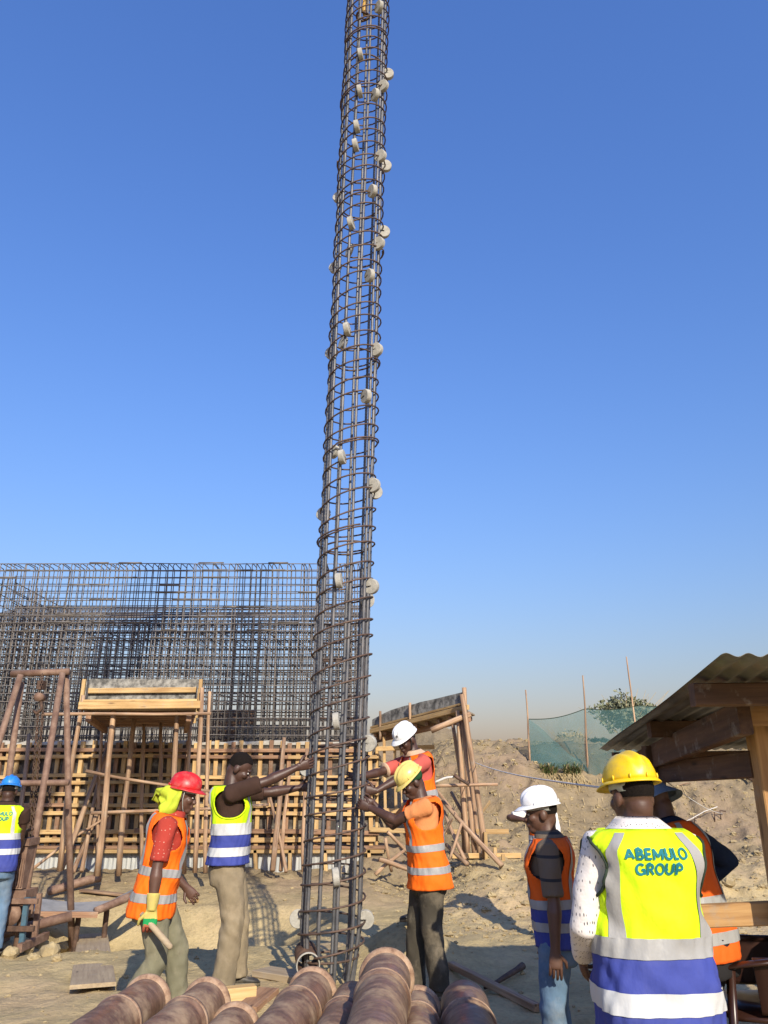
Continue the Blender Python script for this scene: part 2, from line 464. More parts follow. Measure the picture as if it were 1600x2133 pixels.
def pole(name, p0, p1, r0, r1, mat='pole_wood', parent=None, bend=0.03, n=8, seg=6):
    """round gum pole, a little crooked"""
    p0 = Vector(p0); p1 = Vector(p1); d, s, u = frame_along(p1 - p0); L = (p1 - p0).length
    pts = []; rr = []
    ph = random.uniform(0, 6.28); b1 = random.uniform(-bend, bend); b2 = random.uniform(-bend, bend)
    for i in range(seg + 1):
        t = i / seg; e = math.sin(math.pi * t)
        pts.append(Vector(((t - 0.5) * L, e * b1 + 0.3 * bend * math.sin(ph + 7 * t) * e, e * b2 + 0.3 * bend * math.cos(ph + 5 * t) * e)))
        rr.append((r0 + (r1 - r0) * t) * random.uniform(0.93, 1.07))
    V, F = tube_geo(pts, rr, n)
    me = mesh_from(name, V, F, True); me.materials.append(M[mat])
    o = bpy.data.objects.new(name, me)
    m = Matrix((d, s, u)).transposed().to_4x4(); m.translation = (p0 + p1) / 2
    return place(o, m, parent)
def ellipsoid(c, r, n=16, m=10, frame=None):
    V = []; F = []
    c = Vector(c)
    for i in range(m + 1):
        th = math.pi * i / m
        for k in range(n):
            a = 2 * math.pi * k / n
            p = Vector((r[0] * math.sin(th) * math.cos(a), r[1] * math.sin(th) * math.sin(a), r[2] * math.cos(th)))
            if frame is not None: p = frame @ p
            V.append(c + p)
    for i in range(m):
        for k in range(n):
            F.append((i * n + k, (i + 1) * n + k, (i + 1) * n + (k + 1) % n, i * n + (k + 1) % n))
    return V, F

# ================================================================== ground
def H(x, y):
    x = np.asarray(x, float); y = np.asarray(y, float)
    near = 1 - sm((np.hypot(x, y - 9) - 18) / 20)
    z = 0.035 * fbm(x * 0.6, y * 0.6, 1, 3) + near * (0.02 * fbm(x * 2.3, y * 2.3, 5, 3) + 0.010 * fbm(x * 8, y * 8, 9, 2))
    z = z + 0.46 * sm((y - 9.4) / 2.6) * sm((x - 0.35) / 1.2)
    z = z + 0.16 * sm((y - 10.7) / 2.4) * (1 - sm((x + 0.3) / 0.6))
    ys = 12.9 + 5.2 * (1 - sm((x + 3.4) / 3.6)) + 0.5 * fbm(x * 0.5, y * 0.2, 21, 2)
    bank = sm((y - ys) / 4.6)
    z = z + 1.86 * bank
    slope = bank * (1 - bank) * 4
    z = z + slope * (0.10 * fbm(x * 0.9, y * 0.5, 31, 5, 0.65)) + sm((y - 11.5) / 2) * near * (0.034 * fbm(x * 4.6, y * 4.6, 61, 3, .7) + .05 * np.maximum(0, fbm(x * 2.1, y * 3.3, 71, 4, .7) - .25) - .05 * np.maximum(0, fbm(x * 1.7, y * 2.9, 81, 4, .65) - .45))
    # trodden trench in front of the formwork
    tr = sm((y - 8.3) / 1.7) * (1 - sm((y - 10.45) / 0.75)) * sm((-0.55 - x) / 0.9) * (1 - sm((-3.3 - x) / 0.8))
    z = z - 0.40 * tr
    # loose clods on the right-hand heap
    cl = sm((y - 9.2) / 1.2) * (1 - sm((y - 13.4) / 1.2)) * sm((x - 0.5) / 0.8)
    z = z + cl * (0.075 * np.abs(fbm(x * 2.6, y * 2.6, 41, 4, 0.62)) - 0.02)
    cl2 = sm((y - 11.3) / 1.0) * sm((y - 11) / 2) * (1 - sm((y - 30) / 10)) * sm((x - 0.2) / 0.8)
    z = z + cl2 * 0.05 * fbm(x * 3.1, y * 3.1, 51, 4, 0.6)
    # earth heap beside the cage and slight hollow near the shed
    z = z + 0.34 * np.exp(-(((x - 0.22) / 0.42) ** 2 + ((y - 7.95) / 0.42) ** 2))
    z = z - 0.11 * np.exp(-(((x - 1.0) / 0.8) ** 2 + ((y - 5.1) / 0.8) ** 2))
    # sand heap behind the right platform
    z = z + 1.15 * np.exp(-(((x - 0.6) / 1.5) ** 2 + ((y - 22.5) / 1.6) ** 2))
    return z
def Hs(x, y): return float(H(np.array([x]), np.array([y]))[0])
def on(x, y, dz=0.0): return Vector((x, y, Hs(x, y) + dz))
def gpx(px, py):
    """the ground point seen at a photo pixel"""
    Y = 3.0 + np.arange(900) * 0.025
    e = at(px, py, 1.0); X = e.x * Y; Z = CAM_H + (e.z - CAM_H) * Y
    hit = np.nonzero(Z <= H(X, Y))[0]
    k = hit[0] if len(hit) else 440
    return Vector((X[k], Y[k], Hs(X[k], Y[k])))

def spaced(lo, flo, fhi, hi, fine, grow):
    a = list(np.arange(flo, fhi, fine)); s = fine
    x = a[-1]; 
    while x < hi: s *= grow; x += s; a.append(x)
    x = a[0]; s = fine; left = []
    while x > lo: s *= grow; x -= s; left.append(x)
    return np.array(left[::-1] + a)
gx = spaced(-900, -6.5, 8.5, 900, 0.05, 1.16)
gy = spaced(-300, 4.5, 19.0, 1500, 0.05, 1.16)
XX, YY = np.meshgrid(gx, gy)
ZZ = H(XX, YY)
nx, ny = len(gx), len(gy)
vv = np.stack([XX, YY, ZZ], -1).reshape(-1, 3)
idx = np.arange(nx * ny).reshape(ny, nx)
ff = np.stack([idx[:-1, :-1], idx[:-1, 1:], idx[1:, 1:], idx[1:, :-1]], -1).reshape(-1, 4)
me = bpy.data.meshes.new('ground')
me.vertices.add(len(vv)); me.vertices.foreach_set('co', vv.ravel())
me.loops.add(ff.size); me.loops.foreach_set('vertex_index', ff.ravel())
me.polygons.add(len(ff)); me.polygons.foreach_set('loop_start', np.arange(0, ff.size, 4)); me.polygons.foreach_set('loop_total', np.full(len(ff), 4))
me.update(calc_edges=True); me.validate(); me.shade_smooth()
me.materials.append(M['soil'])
ground = bpy.data.objects.new('ground', me); COL.objects.link(ground)
ground['kind'] = 'structure'

# loose clods and crumbs: nobody could count them
cb = MB(); NC = 6500
uu = rng.random(NC); cx = np.where(uu < .30, rng.uniform(.3, 6, NC), np.where(uu < .80, rng.uniform(-.2, 7.5, NC), rng.uniform(-6, 3, NC)))
cy = np.where(uu < .30, rng.uniform(9, 13.5, NC), np.where(uu < .80, rng.uniform(11.8, 18.3, NC), rng.uniform(5.5, 12.5, NC)))
cr_ = np.where(rng.random(NC) < .88, rng.uniform(.007, .024, NC), rng.uniform(.025, .055, NC)) * np.where(uu > .8, .55, 1)
cz = H(cx, cy) + cr_ * .2
n_ = 6; CF = [(i * n_ + q, (i + 1) * n_ + q, (i + 1) * n_ + (q + 1) % n_, i * n_ + (q + 1) % n_) for i in range(2) for q in range(n_)] + [tuple(range(n_)), tuple(range(3 * n_ - 1, 2 * n_ - 1, -1))]
th_ = np.array([.5, 1.35, 2.4])[:, None]; aa = np.arange(n_)[None, :] * (6.283 / n_)
for k in range(NC):
    rr = cr_[k] * rng.uniform(.65, 1.25, (3, n_)); a = aa + np.array([[0], [.5], [1.1]]) + k
    P_ = np.stack([cx[k] + rr * np.sin(th_) * np.cos(a) * 1.2, cy[k] + rr * np.sin(th_) * np.sin(a), cz[k] + rr * .75 * np.cos(th_)], -1).reshape(-1, 3)
    cb.add(P_, CF)
co = cb.build('soil_clods', 'clod', None, False)
co['kind'] = 'stuff'; tag(co, 'loose dry clods of earth scattered over the dusty ground', 'soil')

# ================================================================== formwork wall
FY = 14.0                                     # face of the plywood
FX0, FX1 = -8.6, -0.15
fw = empty('timber_formwork', (-4.4, FY, Hs(-4.4, FY)), 'long timber formwork wall of yellow battens and dark plywood below the rebar', 'formwork')
zt, zb = 2.16, 0.52
x = FX0
while x < FX1 - 0.02:                         # plywood panels
    w = min(1.22, FX1 - x)
    V, F = box_geo((x + w / 2, FY + 0.012, (zt + zb) / 2), (w - 0.006, 0.018, zt - zb - random.uniform(0, 0.05)))
    obj('plywood_panel', V, F, 'form_ply', fw); x += w
k = 0; x = FX0 + 0.08
while x < FX1 - 0.03:                         # studs
    w = random.choice((0.05, 0.06, 0.08))
    beam('stud', (x + random.uniform(-.02, .02), FY - 0.035, zb - 0.02), (x + random.uniform(-.02, .02), FY - 0.035, zt + random.uniform(-0.02, 0.05)), 0.07, w, 'timber_new' if random.random() < 0.8 else 'timber_old', fw)
    x += random.uniform(0.13, 0.21); k += 1
for zc, hh in ((2.045, .06), (1.925, .06), (1.615, .06), (1.50, .06), (1.325, .06), (1.14, .06), (1.035, .06), (0.745, .07), (0.60, .075)):
    x = FX0
    while x < FX1:                            # walers, in lengths that overlap
        L = random.uniform(2.0, 3.6); x1 = min(x + L, FX1 + random.uniform(0, 0.12)); dz = random.uniform(-.018, .018)
        beam('waler', (x, FY - 0.098 - random.uniform(0, .01), zc + dz), (x1, FY - 0.098 - random.uniform(0, .01), zc + dz + random.uniform(-.02, .02)), 0.05, hh, 'timber_new' if random.random() < 0.85 else 'timber_old', fw, wob=0.004)
        x = x1 - random.uniform(0.0, 0.25)
        if FX1 - x < 0.4: break
beam('sole_plate', (FX0, FY - 0.09, 0.50), (FX1 + .2, FY - 0.09, 0.50), 0.16, 0.05, 'timber_old', fw)
beam('kicker_board', (FX0, FY - 0.13, 0.455), (FX1 + .15, FY - 0.13, 0.455), 0.05, 0.09, 'timber_new', fw)
def corrugated(p0, du, dv, nu, pitch, amp, flat=False):
    """sheet from corner p0 along du (across the ribs) and dv"""
    p0 = Vector(p0); du = Vector(du); dv = Vector(dv); nrm = du.cross(dv).normalized()
    L = du.length; V = []; F = []; steps = int(L / pitch * 8)
    for j in range(nu + 1):
        for i in range(steps + 1):
            t = i / steps
            V.append(p0 + du * t + dv * (j / nu) + nrm * (amp * math.sin(2 * math.pi * t * L / pitch)))
    w = steps + 1
    for j in range(nu):
        for i in range(steps): F.append((j * w + i, j * w + i + 1, (j + 1) * w + i + 1, (j + 1) * w + i))
    return V, F
x = FX0
while x < FX1 - 0.05:                         # zinc sheets below the formwork
    w = min(random.uniform(0.62, 0.8), FX1 - x)
    V, F = corrugated((x, FY - 0.02 - random.uniform(0, .02), 0.02), (w * 0.99, 0, 0), (0, random.uniform(-.03, .03), 0.46), 2, 0.076, 0.007)
    obj('zinc_sheet', V, F, 'zinc_sheet', fw, True); x += w
for x in (-6.4, -5.2, -3.9, -2.75, -2.1, -1.55, -0.95, -0.22):
    beam('post', (x, FY - 0.11, 0.05), (x + random.uniform(-.04, .04), FY - 0.11, 0.46), 0.06, 0.09, 'timber_new', fw)
# end return of the wall and its propping
for zc in (0.75, 1.05, 1.35, 1.62, 1.95):
    beam('waler', (-0.12, FY - 0.05, zc), (-0.05, FY + 2.6, zc), 0.05, 0.08, 'timber_new', fw)
V, F = box_geo((-0.16, FY + 1.3, (zt + zb) / 2), (0.02, 2.6, zt - zb)); obj('plywood_panel', V, F, 'form_ply', fw)
for yy in np.arange(FY + 0.1, FY + 2.6, 0.42):
    beam('stud', (-0.125, yy, zb), (-0.125, yy, zt), 0.05, 0.05, 'timber_new', fw)
for a, b in (((785, 1560), (905, 1556)), ((780, 1604), (868, 1602)), ((782, 1688), (860, 1690)), ((770, 1728), (852, 1731))):
    beam('waler', at(*a, FY - .16), at(*b, FY - .16), 0.05, 0.075, 'timber_new', fw)
for px in (800, 822, 836):
    beam('stud', at(px, 1535, FY - .08), at(px + 3, 1700, FY - .08), 0.05, 0.07, 'timber_new', fw)
# mortar slopped along the top edge
V = []; F = []
xs = np.arange(FX0, FX1, 0.05); 
for i, xx in enumerate(xs):
    h = 0.035 + 0.03 * float(vnoise(np.array([xx * 5]), np.array([3.0]), 3)[0])
    for (dy, dz) in ((-.03, -.03), (-.035, 0.0), (0.0, h), (0.35, h * 0.8), (0.36, -.03)): V.append((xx, FY + dy, zt + dz))
for i in range(len(xs) - 1):
    for q in range(4): F.append((i * 5 + q, i * 5 + 5 + q, i * 5 + 6 + q, i * 5 + 1 + q))
obj('mortar_edge', V, F, 'cement_dry', fw, True)
# raking and standing poles nailed to the wall
def prop(a, b, Ya, Yb, r=0.032, name='raking_pole', parent=fw, mat='pole_wood', bend=0.03):
    p0 = at(*a, Ya); p1 = at(*b, Yb) if Yb else gpx(*b)
    return pole(name, p1, p0, r * 1.08, r * 0.85, mat, parent, bend)
prop((223, 1560), (129, 1809), 13.6, 12.2, 0.04)
prop((204, 1630), (170, 1815), 13.5, 12.3, 0.03)
prop((209, 1678), (152, 1817), 13.4, 12.2, 0.034)
prop((225, 1700), (68, 1810), 13.0, 12.0, 0.022)
prop((60, 1530), (25, 1812), 13.5, 12.4, 0.036)
prop((592, 1538), (568, 1814), 13.7, 12.6, 0.04)
prop((604, 1600), (585, 1814), 13.7, 12.8, 0.03)
prop((560, 1650), (596, 1816), 13.5, 12.6, 0.028)
prop((470, 1660), (455, 1816), 13.6, 13.0, 0.03)
prop((640, 1560), (632, 1816), 13.7, 13.2, 0.03)

# ================================================================== platforms (corbel formwork) on poles
ZP = 2.48
def slab(name, quad, z0, z1, mat, parent):
    V = [(p[0], p[1], z0) for p in quad] + [(p[0], p[1], z1) for p in quad]
    F = [(3, 2, 1, 0), (4, 5, 6, 7)] + [(i, (i + 1) % 4, 4 + (i + 1) % 4, 4 + i) for i in range(4)]
    return obj(name, V, F, mat, parent)
def zz(p, z): return Vector((p.x, p.y, z))
def lerp(a, b, t): return Vector(a) + (Vector(b) - Vector(a)) * t
pl = empty('formwork_platform', (-3.4, 11.2, Hs(-3.4, 11.2)), 'timber tray platform on gum poles in front of the formwork, behind the red helmet', 'platform')
A = Vector((-4.18, 10.95, 0)); B = Vector((-2.60, 10.95, 0)); Cc = Vector((-3.35, 13.85, 0)); D = Vector((-4.93, 13.85, 0))
slab('soffit_panel', (A, B, Cc, D), ZP, ZP + 0.02, 'grey_board', pl)
for t in (0.10, 0.24, 0.38, 0.52, 0.66, 0.80, 0.93):
    p = lerp(A, D, t); q = lerp(B, Cc, t); p.z = q.z = ZP - 0.035
    beam('joist', p, q, 0.06, 0.06, 'timber_old', pl)
for s0, s1 in ((A, D), (B, Cc)):
    for off in (0.12,):
        p = lerp(s0, (A + B) / 2, off); q = lerp(s1, (Cc + D) / 2, off); p.z = q.z = ZP - 0.115
        beam('bearer', p, q, 0.07, 0.09, 'timber_old', pl)
beam('front_beam', (A.x - .04, A.y - .03, ZP + .045), (B.x + .06, B.y - .03, ZP + .06), 0.06, 0.10, 'timber_new', pl)
beam('edge_board', (A.x, A.y + .06, ZP + .115), (B.x, B.y + .06, ZP + .125), 0.15, 0.03, 'timber_new', pl)
pa = lerp(A, D, .13); pb = lerp(B, Cc, .13)
V, F = box_geo(((pa.x + pb.x) / 2, pa.y, ZP + .26), ((pb - pa).length, .02, .40)); obj('back_panel', V, F, 'ply_concrete', pl)
beam('batten', (pa.x, pa.y - .04, ZP + .285), (pb.x, pb.y - .04, ZP + .30), 0.05, 0.075, 'timber_new', pl)
for s0, s1, sx in ((A, D, 1), (B, Cc, -1)):
    p = lerp(s0, s1, 0.02); q = lerp(s0, s1, 0.98)
    n2 = Vector((0.012 * sx, 0, 0))
    V = [(p.x, p.y, ZP + .02), (q.x, q.y, ZP + .02), (q.x, q.y, ZP + .36), (p.x, p.y, ZP + .40)]
    V = V + [tuple(Vector(v) + n2) for v in V]
    obj('side_panel', V, [(0, 1, 2, 3), (7, 6, 5, 4), (0, 4, 5, 1), (1, 5, 6, 2), (2, 6, 7, 3), (3, 7, 4, 0)], 'ply_concrete', pl)
    for t in (0.03, 0.45, 0.85):
        e = lerp(s0, s1, t); e.x -= 0.035 * sx
        beam('stud', (e.x, e.y, ZP - .02), (e.x, e.y, ZP + .42), 0.05, 0.05, 'timber_new', pl)
for a, b, Y, r in (((174, 1448), (124, 1814), 11.0, .036), ((237, 1478), (202, 1824), 11.1, .042), ((281, 1490), (247, 1824), 11.9, .040), ((335, 1500), (326, 1820), 12.6, .030),
                   ((369, 1480), (346, 1822), 11.2, .038), ((397, 1496), (384, 1820), 12.2, .030), ((421, 1432), (406, 1818), 10.9, .032), ((437, 1440), (428, 1818), 11.6, .030), ((300, 1500), (296, 1818), 13.2, .03), ((212, 1510), (205, 1816), 13.2, .03)):
    prop(a, b, Y, Y + 0.25, r, 'prop', pl)
for a, b, Y in (((179, 1606), (452, 1650), 11.3), ((190, 1694), (560, 1676), 11.5), ((88, 1488), (440, 1486), 10.8)):
    pole('brace', at(*a, Y), at(*b, Y + .1), .022, .019, 'pole_wood', pl, 0.03)

pr = empty('formwork_platform', (1.1, 12.0, Hs(1.1, 12.0)), 'tilted side of a timber platform on tall poles, right of the cage', 'platform')
low = [at(972, 1480, 12.0), at(905, 1497, 12.7), at(845, 1511, 13.35), at(775, 1528, 14.2)]
top = [at(967, 1440, 12.0), at(905, 1457, 12.7), at(848, 1469, 13.35), at(815, 1480, 13.7), at(775, 1500, 14.2)]
def along(P, t):
    u = t * (len(P) - 1); i = min(len(P) - 2, int(u)); return P[i].lerp(P[i + 1], u - i)
K = 20; V = []
for i in range(K + 1):
    a, b = low[0].lerp(low[-1], i / K), along(top, i / K)
    u = (a.y - 12.0) / 2.2; b = Vector((a.x, a.y, np.interp(a.y, [q.y for q in top], [q.z for q in top]) + .012 * math.sin(9 * u) * (u > .5)))
    V += [a, b, a + Vector((.01, .02, 0)), b + Vector((.01, .02, 0))]
F = []
for i in range(K): 
    k = 4 * i; F += [(k, k + 1, k + 5, k + 4), (k + 2, k + 6, k + 7, k + 3), (k + 1, k + 3, k + 7, k + 5), (k, k + 4, k + 6, k + 2)]
F += [(0, 2, 3, 1), (4 * K, 4 * K + 1, 4 * K + 3, 4 * K + 2)]
obj('side_panel', V, F, 'ply_concrete', pr)
L0, L1 = low[0], low[-1]; dirL = (L1 - L0).normalized(); back = Vector((.25, .95, 0))
beam('edge_beam', L0 - dirL * .06 + Vector((-.02, -.05, .035)), L1 + Vector((-.02, -.05, .035)), .05, .075, 'timber_new', pr)
beam('edge_beam', L0 + Vector((-.02, -.035, .105)), L1 + Vector((-.02, -.035, .10)), .03, .035, 'timber_new', pr)
q0 = [L0, L1, L1 + back, L0 + back * .9]
V = [p + Vector((0, .02, -.01)) for p in q0] + [p + Vector((0, .02, .012)) for p in q0]
obj('soffit_panel', V, [(3, 2, 1, 0), (4, 5, 6, 7)] + [(i, (i + 1) % 4, 4 + (i + 1) % 4, 4 + i) for i in range(4)], 'grey_board', pr)
for u in np.linspace(.04, .96, 9):
    p = L0.lerp(L1, u) + Vector((0, .03, -.045)); beam('joist', p, p + back * .9, .05, .06, 'timber_old', pr)
beam('bearer', L0 + back * .25 + Vector((0, 0, -.11)), L1 + back * .25 + Vector((0, 0, -.11)), .06, .08, 'timber_old', pr)
for u, r in ((.02, .036), (.56, .024), (.9, .022)):
    p = L0.lerp(L1, u) + Vector((0, -.09, 0)); pole('stud', p + Vector((0, 0, -.14)), p + Vector((0, 0, .34)), r, r, 'pole_wood', pr, .004)
pole('bearer', L0 + Vector((-.55, -.1, -.30)), L0 + Vector((.05, -.06, -.06)), .045, .04, 'pole_wood', pr, .01)
for a, b, Y, r in (((954, 1480), (976, 1796), 12.05, .040), ((962, 1446), (1014, 1800), 11.85, .042), ((942, 1500), (974, 1745), 12.2, .032), ((963, 1490), (990, 1797), 12.0, .036), ((957, 1495), (968, 1790), 12.3, .032), ((966, 1492), (1000, 1790), 12.3, .032)):
    prop(a, b, Y, Y + .15, r, 'prop', pr, 'pole_wood', .015)
for a, b, Y0, Y1, r in (((922, 1668), (1046, 1803), 12.2, 11.3, .036), ((925, 1690), (968, 1790), 12.3, 11.5, .03), ((930, 1760), (974, 1800), 12.0, 11.4, .032), ((905, 1640), (1000, 1760), 12.6, 12.0, .03), ((936, 1790), (962, 1714), 11.4, 11.6, .022), ((940, 1650), (1022, 1790), 12.6, 11.9, .028), ((922, 1740), (942, 1705), 12, 12, .02)):
    pole('raking_pole', at(*b, Y1), at(*a, Y0), r, r * .8, 'pole_wood', pr, .02)
pole('brace', at(905, 1637, 11.8), at(1037, 1634, 11.7), .026, .022, 'pole_wood', pr, .01)
pole('brace', at(905, 1630, 11.75), at(946, 1619, 11.65), .018, .016, 'rope', pr, .02)
pole('iron_bar', at(946, 1614, 11.6), at(976, 1634, 11.55), .026, .02, 'rust_dark', pr, .01)
beam('rail', at(925, 1733, 12.3), at(1060, 1732, 12.2), .03, .07, 'timber_new', pr)
# sagging props and timber offcuts piled at the end of the formwork
for q, (a, b, Y, r, lab) in enumerate((((782, 1822), (842, 1772), 12.6, .03, 'leaning pole crossing the offcuts beside the cage, rising to the right'), ((803, 1745), (816, 1815), 12.7, .028, 'short upright pole stuck in the ground at the formwork corner'),
                    ((808, 1733), (848, 1775), 13.0, .03, 'pole sloping down right from the formwork corner behind the men'), ((790, 1790), (860, 1815), 12.5, .035, 'thick pole lying low on the earth behind the orange vest'))):
    o = pole('gum_pole', at(*a, Y), at(*b, Y + .2), r, r * .85, 'pole_wood', None, .02); tag(o, lab, 'pole')
# batter boards and pegs on the heap at the right
for a, b, w, lab in (((940, 1783), (1085, 1782), .07, 'long pale rail nailed low on pegs right of the tall poles'), ((1000, 1697), (1060, 1664), .05, 'short plank lying aslant on the bank above the rail')):
    pa = at(*a, 12.0); pb = at(*b, 12.2)
    if a[0] == 1000: pa = gpx(1005, 1697) + Vector((0, 0, .03)); pb = gpx(1020, 1676) + Vector((0, 0, .04))
    o = beam('timber_rail', pa, pb, .03, w, 'timber_new'); tag(o, lab, 'timber')
for px, py, q, lab in ((1011, 1733, 1770, 'upper timber peg beside the tall poles'), (1031, 1765, 1800, 'middle timber peg right of the tall poles'), (1048, 1780, 1806, 'rightmost short timber peg on the heap')):
    pa = at(px, py, 11.9); o = beam('timber_peg', pa, zz(pa, Hs(pa.x, pa.y) - .1), .05, .05, 'timber_new', None, wob=.0); tag(o, lab, 'peg')

# ================================================================== rebar wall
rw = empty('rebar_wall', (-4.0, 14.5, 2.1), 'tall wall of tied reinforcement bars rising out of the formwork', 'rebar wall')
def bars_object(name, segs, r, mat, parent, stuff=False, n=5):
    mb = MB()
    for pts in segs:
        V, F = tube_geo(pts, r, n, False); mb.add(V, F)
    o = mb.build(name, mat, parent, True)
    if stuff: o['kind'] = 'stuff'
    return o
WT = 5.45
RX0, RX1 = -8.4, -0.44
yF, yB = 14.10, 14.52
x = RX0
while x < RX1:                                # hairpin bars
    j = lambda s=.015: random.uniform(-s, s)
    tx = j(.05)
    pts = [(x + j(), yF, 1.95), (x + tx * .4 + j(), yF + j(), 3.2), (x + tx + j(), yF + j(), WT - .05), (x + tx + .01, yF + .035, WT), (x + tx + .02, yB - .04, WT + j()), (x + tx + .025, yB, WT - .05), (x + tx * .6 + .05 + j(), yB + j(), 3.4), (x + .06 + j(), yB, 1.95)]
    tube('hairpin_bar', pts, 0.0092, 'rebar_wall', rw, 6)
    x += random.uniform(0.104, 0.118)
zc = 2.02; row = 0
while zc < WT + .01:
    for yy in (yF - .022, yB + .022):
        pts = [(RX0, yy, zc)] + [(xx, yy, zc + random.uniform(-.008, .008)) for xx in np.linspace(RX0 + .8, RX1 - .6, 7)] + [(RX1 + random.uniform(0, .12), yy, zc)]
        tube('horizontal_bar', pts, 0.0088, 'rebar_wall', rw, 6)
    if zc > 4.0:
        for k in range(4):
            xx = random.uniform(RX0 + .8, RX1 - .9)
            tube('lap_bar', [(xx, yF - .03, zc + .018), (xx + random.uniform(.28, .5), yF - .03, zc + .02)], 0.013, 'rebar_wall', rw, 6)
    zc += 0.142; row += 1
# deeper layers of the same cage
def mat_layer(name, Y, z0, z1, x0, x1, sx, sz, r, lean=0.0, jit=.02):
    segs = []
    for xx in np.arange(x0, x1, sx):
        xx += random.uniform(-jit, jit)
        segs.append([(xx, Y, z0), (xx + random.uniform(-.03, .03), Y, (z0 + z1) / 2), (xx + lean + random.uniform(-.03, .03), Y, z1 + random.uniform(-.02, .03))])
    for z in np.arange(z0, z1, sz):
        segs.append([(x0, Y + .02, z), ((x0 + x1) / 2, Y + .02, z + random.uniform(-.01, .01)), (x1, Y + .02, z)])
    return bars_object(name, segs, r, 'rebar_rear', rw, True)
mat_layer('rear_mat', 14.85, 2.0, 4.42, RX0, RX1, .125, .15, .010)
mat_layer('rear_mat', 15.5, 2.0, 4.62, RX0, RX1 - .02, .15, .17, .011, .04)
mat_layer('rear_mat', 16.3, 2.2, 4.84, RX0, RX1 - .05, .17, .18, .012, -.04)
mat_layer('rear_mat', 17.2, 2.4, 5.28, RX0, RX1 - .05, .20, .24, .010)
segs = []
for xx in np.arange(RX0, RX1, .21):           # hooked cross bars on top of the inner cage
    segs.append([(xx, 14.8, 4.40), (xx + .05, 15.6, 4.52), (xx + .1, 16.4, 4.82), (xx + .12, 17.2, 5.24)])
    segs.append([(xx + .1, 14.85, 4.36), (xx - .06, 15.0, 4.18), (xx + .02, 15.4, 4.1)])
for yy in np.arange(14.9, 17.3, .17):
    z = 4.42 + (yy - 14.9) * .35
    segs.append([(RX0, yy, z), (RX1, yy, z + random.uniform(-.03, .03))])
for zc in (3.0, 3.55, 4.1):
    for xx in np.arange(RX0, RX1, .42): segs.append([(xx, 14.1, zc), (xx + .1, 17.2, zc + .1)])
bars_object('cross_bars', segs, .010, 'rebar_rear', rw, True)
# return mat at the left, running back from the front face
segs = []
for yy in np.arange(14.6, 17.6, .2):
    for xo in (0, .35): segs.append([(-7.55 + xo, yy, 2.0), (-7.55 + xo, yy, 5.36 + random.uniform(-.04, .04))])
for z in np.arange(2.2, 5.4, .2):
    for xo in (0, .35): segs.append([(-7.55 + xo, 14.6, z), (-7.55 + xo, 17.6, z)])
bars_object('return_mat', segs, .010, 'rebar_rear', rw, True)
segs = []
for yy in np.arange(14.6, 17.5, .2):
    for xo in (0, .3): segs.append([(-.42 - xo, yy, 2.0), (-.42 - xo, yy, 5.42)])
for z in np.arange(2.2, 5.4, .18):
    for xo in (0, .3): segs.append([(-.42 - xo, 14.6, z), (-.42 - xo, 17.5, z)])
bars_object('return_mat', segs, .010, 'rebar_rear', rw, True)
# a board and stacked panels seen through the bars
hp = empty('stacked_panels', (-2.7, 18.4, Hs(-2.7, 18.4)), 'pale stacked panels glimpsed through the rebar left of the cage', 'panels')
for k, (x0, x1, z0, z1, m) in enumerate(((-4.2, -2.9, 2.2, 3.05, 'timber_old'), (-3.3, -1.75, 2.1, 2.72, 'cement_dry'), (-4.3, -1.4, 1.9, 2.35, 'grey_board'))):
    V, F = box_geo(((x0 + x1) / 2, 18.0 - k * .22, (z0 + z1) / 2), (x1 - x0, .12, z1 - z0)); obj('panel', V, F, m, hp)

# ================================================================== the hanging pile cage
CB = Vector((-0.436, 7.05, 0.10)); CT = Vector((-0.185, 7.05, 11.6))
cax = (CT - CB).normalized(); CL = (CT - CB).length
cage = empty('rebar_cage', CB, 'tall round rebar pile cage hanging upright in the middle, dotted with concrete spacers', 'rebar cage')
CR = 0.262
def cpt(s, a, r=CR):
    return CB + cax * s + Vector((math.cos(a) * r, math.sin(a) * r, 0))
angs = [-2.95, -2.55, -2.42, -1.92, -1.32, -0.72, -0.42, 0.35, 0.95, 1.55, 2.1, 2.62]
for q, a0 in enumerate(angs):
    pts = []; rr = []
    s = -0.42
    tw = random.uniform(-.006, .006); wv = random.uniform(0, 6)
    k = 0
    while s < CL:
        a = a0 + tw * s + 0.02 * math.sin(s * 1.1 + wv)
        r = CR - 0.018
        if s < 0.32: r = r - 0.10 * ((0.32 - s) / 0.74) ** 1.3 * (1 if q % 3 else 1.25)
        pts.append(cpt(s, a, r)); rr.append(0.0158 if k % 2 else 0.0138)
        s += 0.017; k += 1
    tube('vertical_bar', pts, rr, 'rebar', cage, 8)
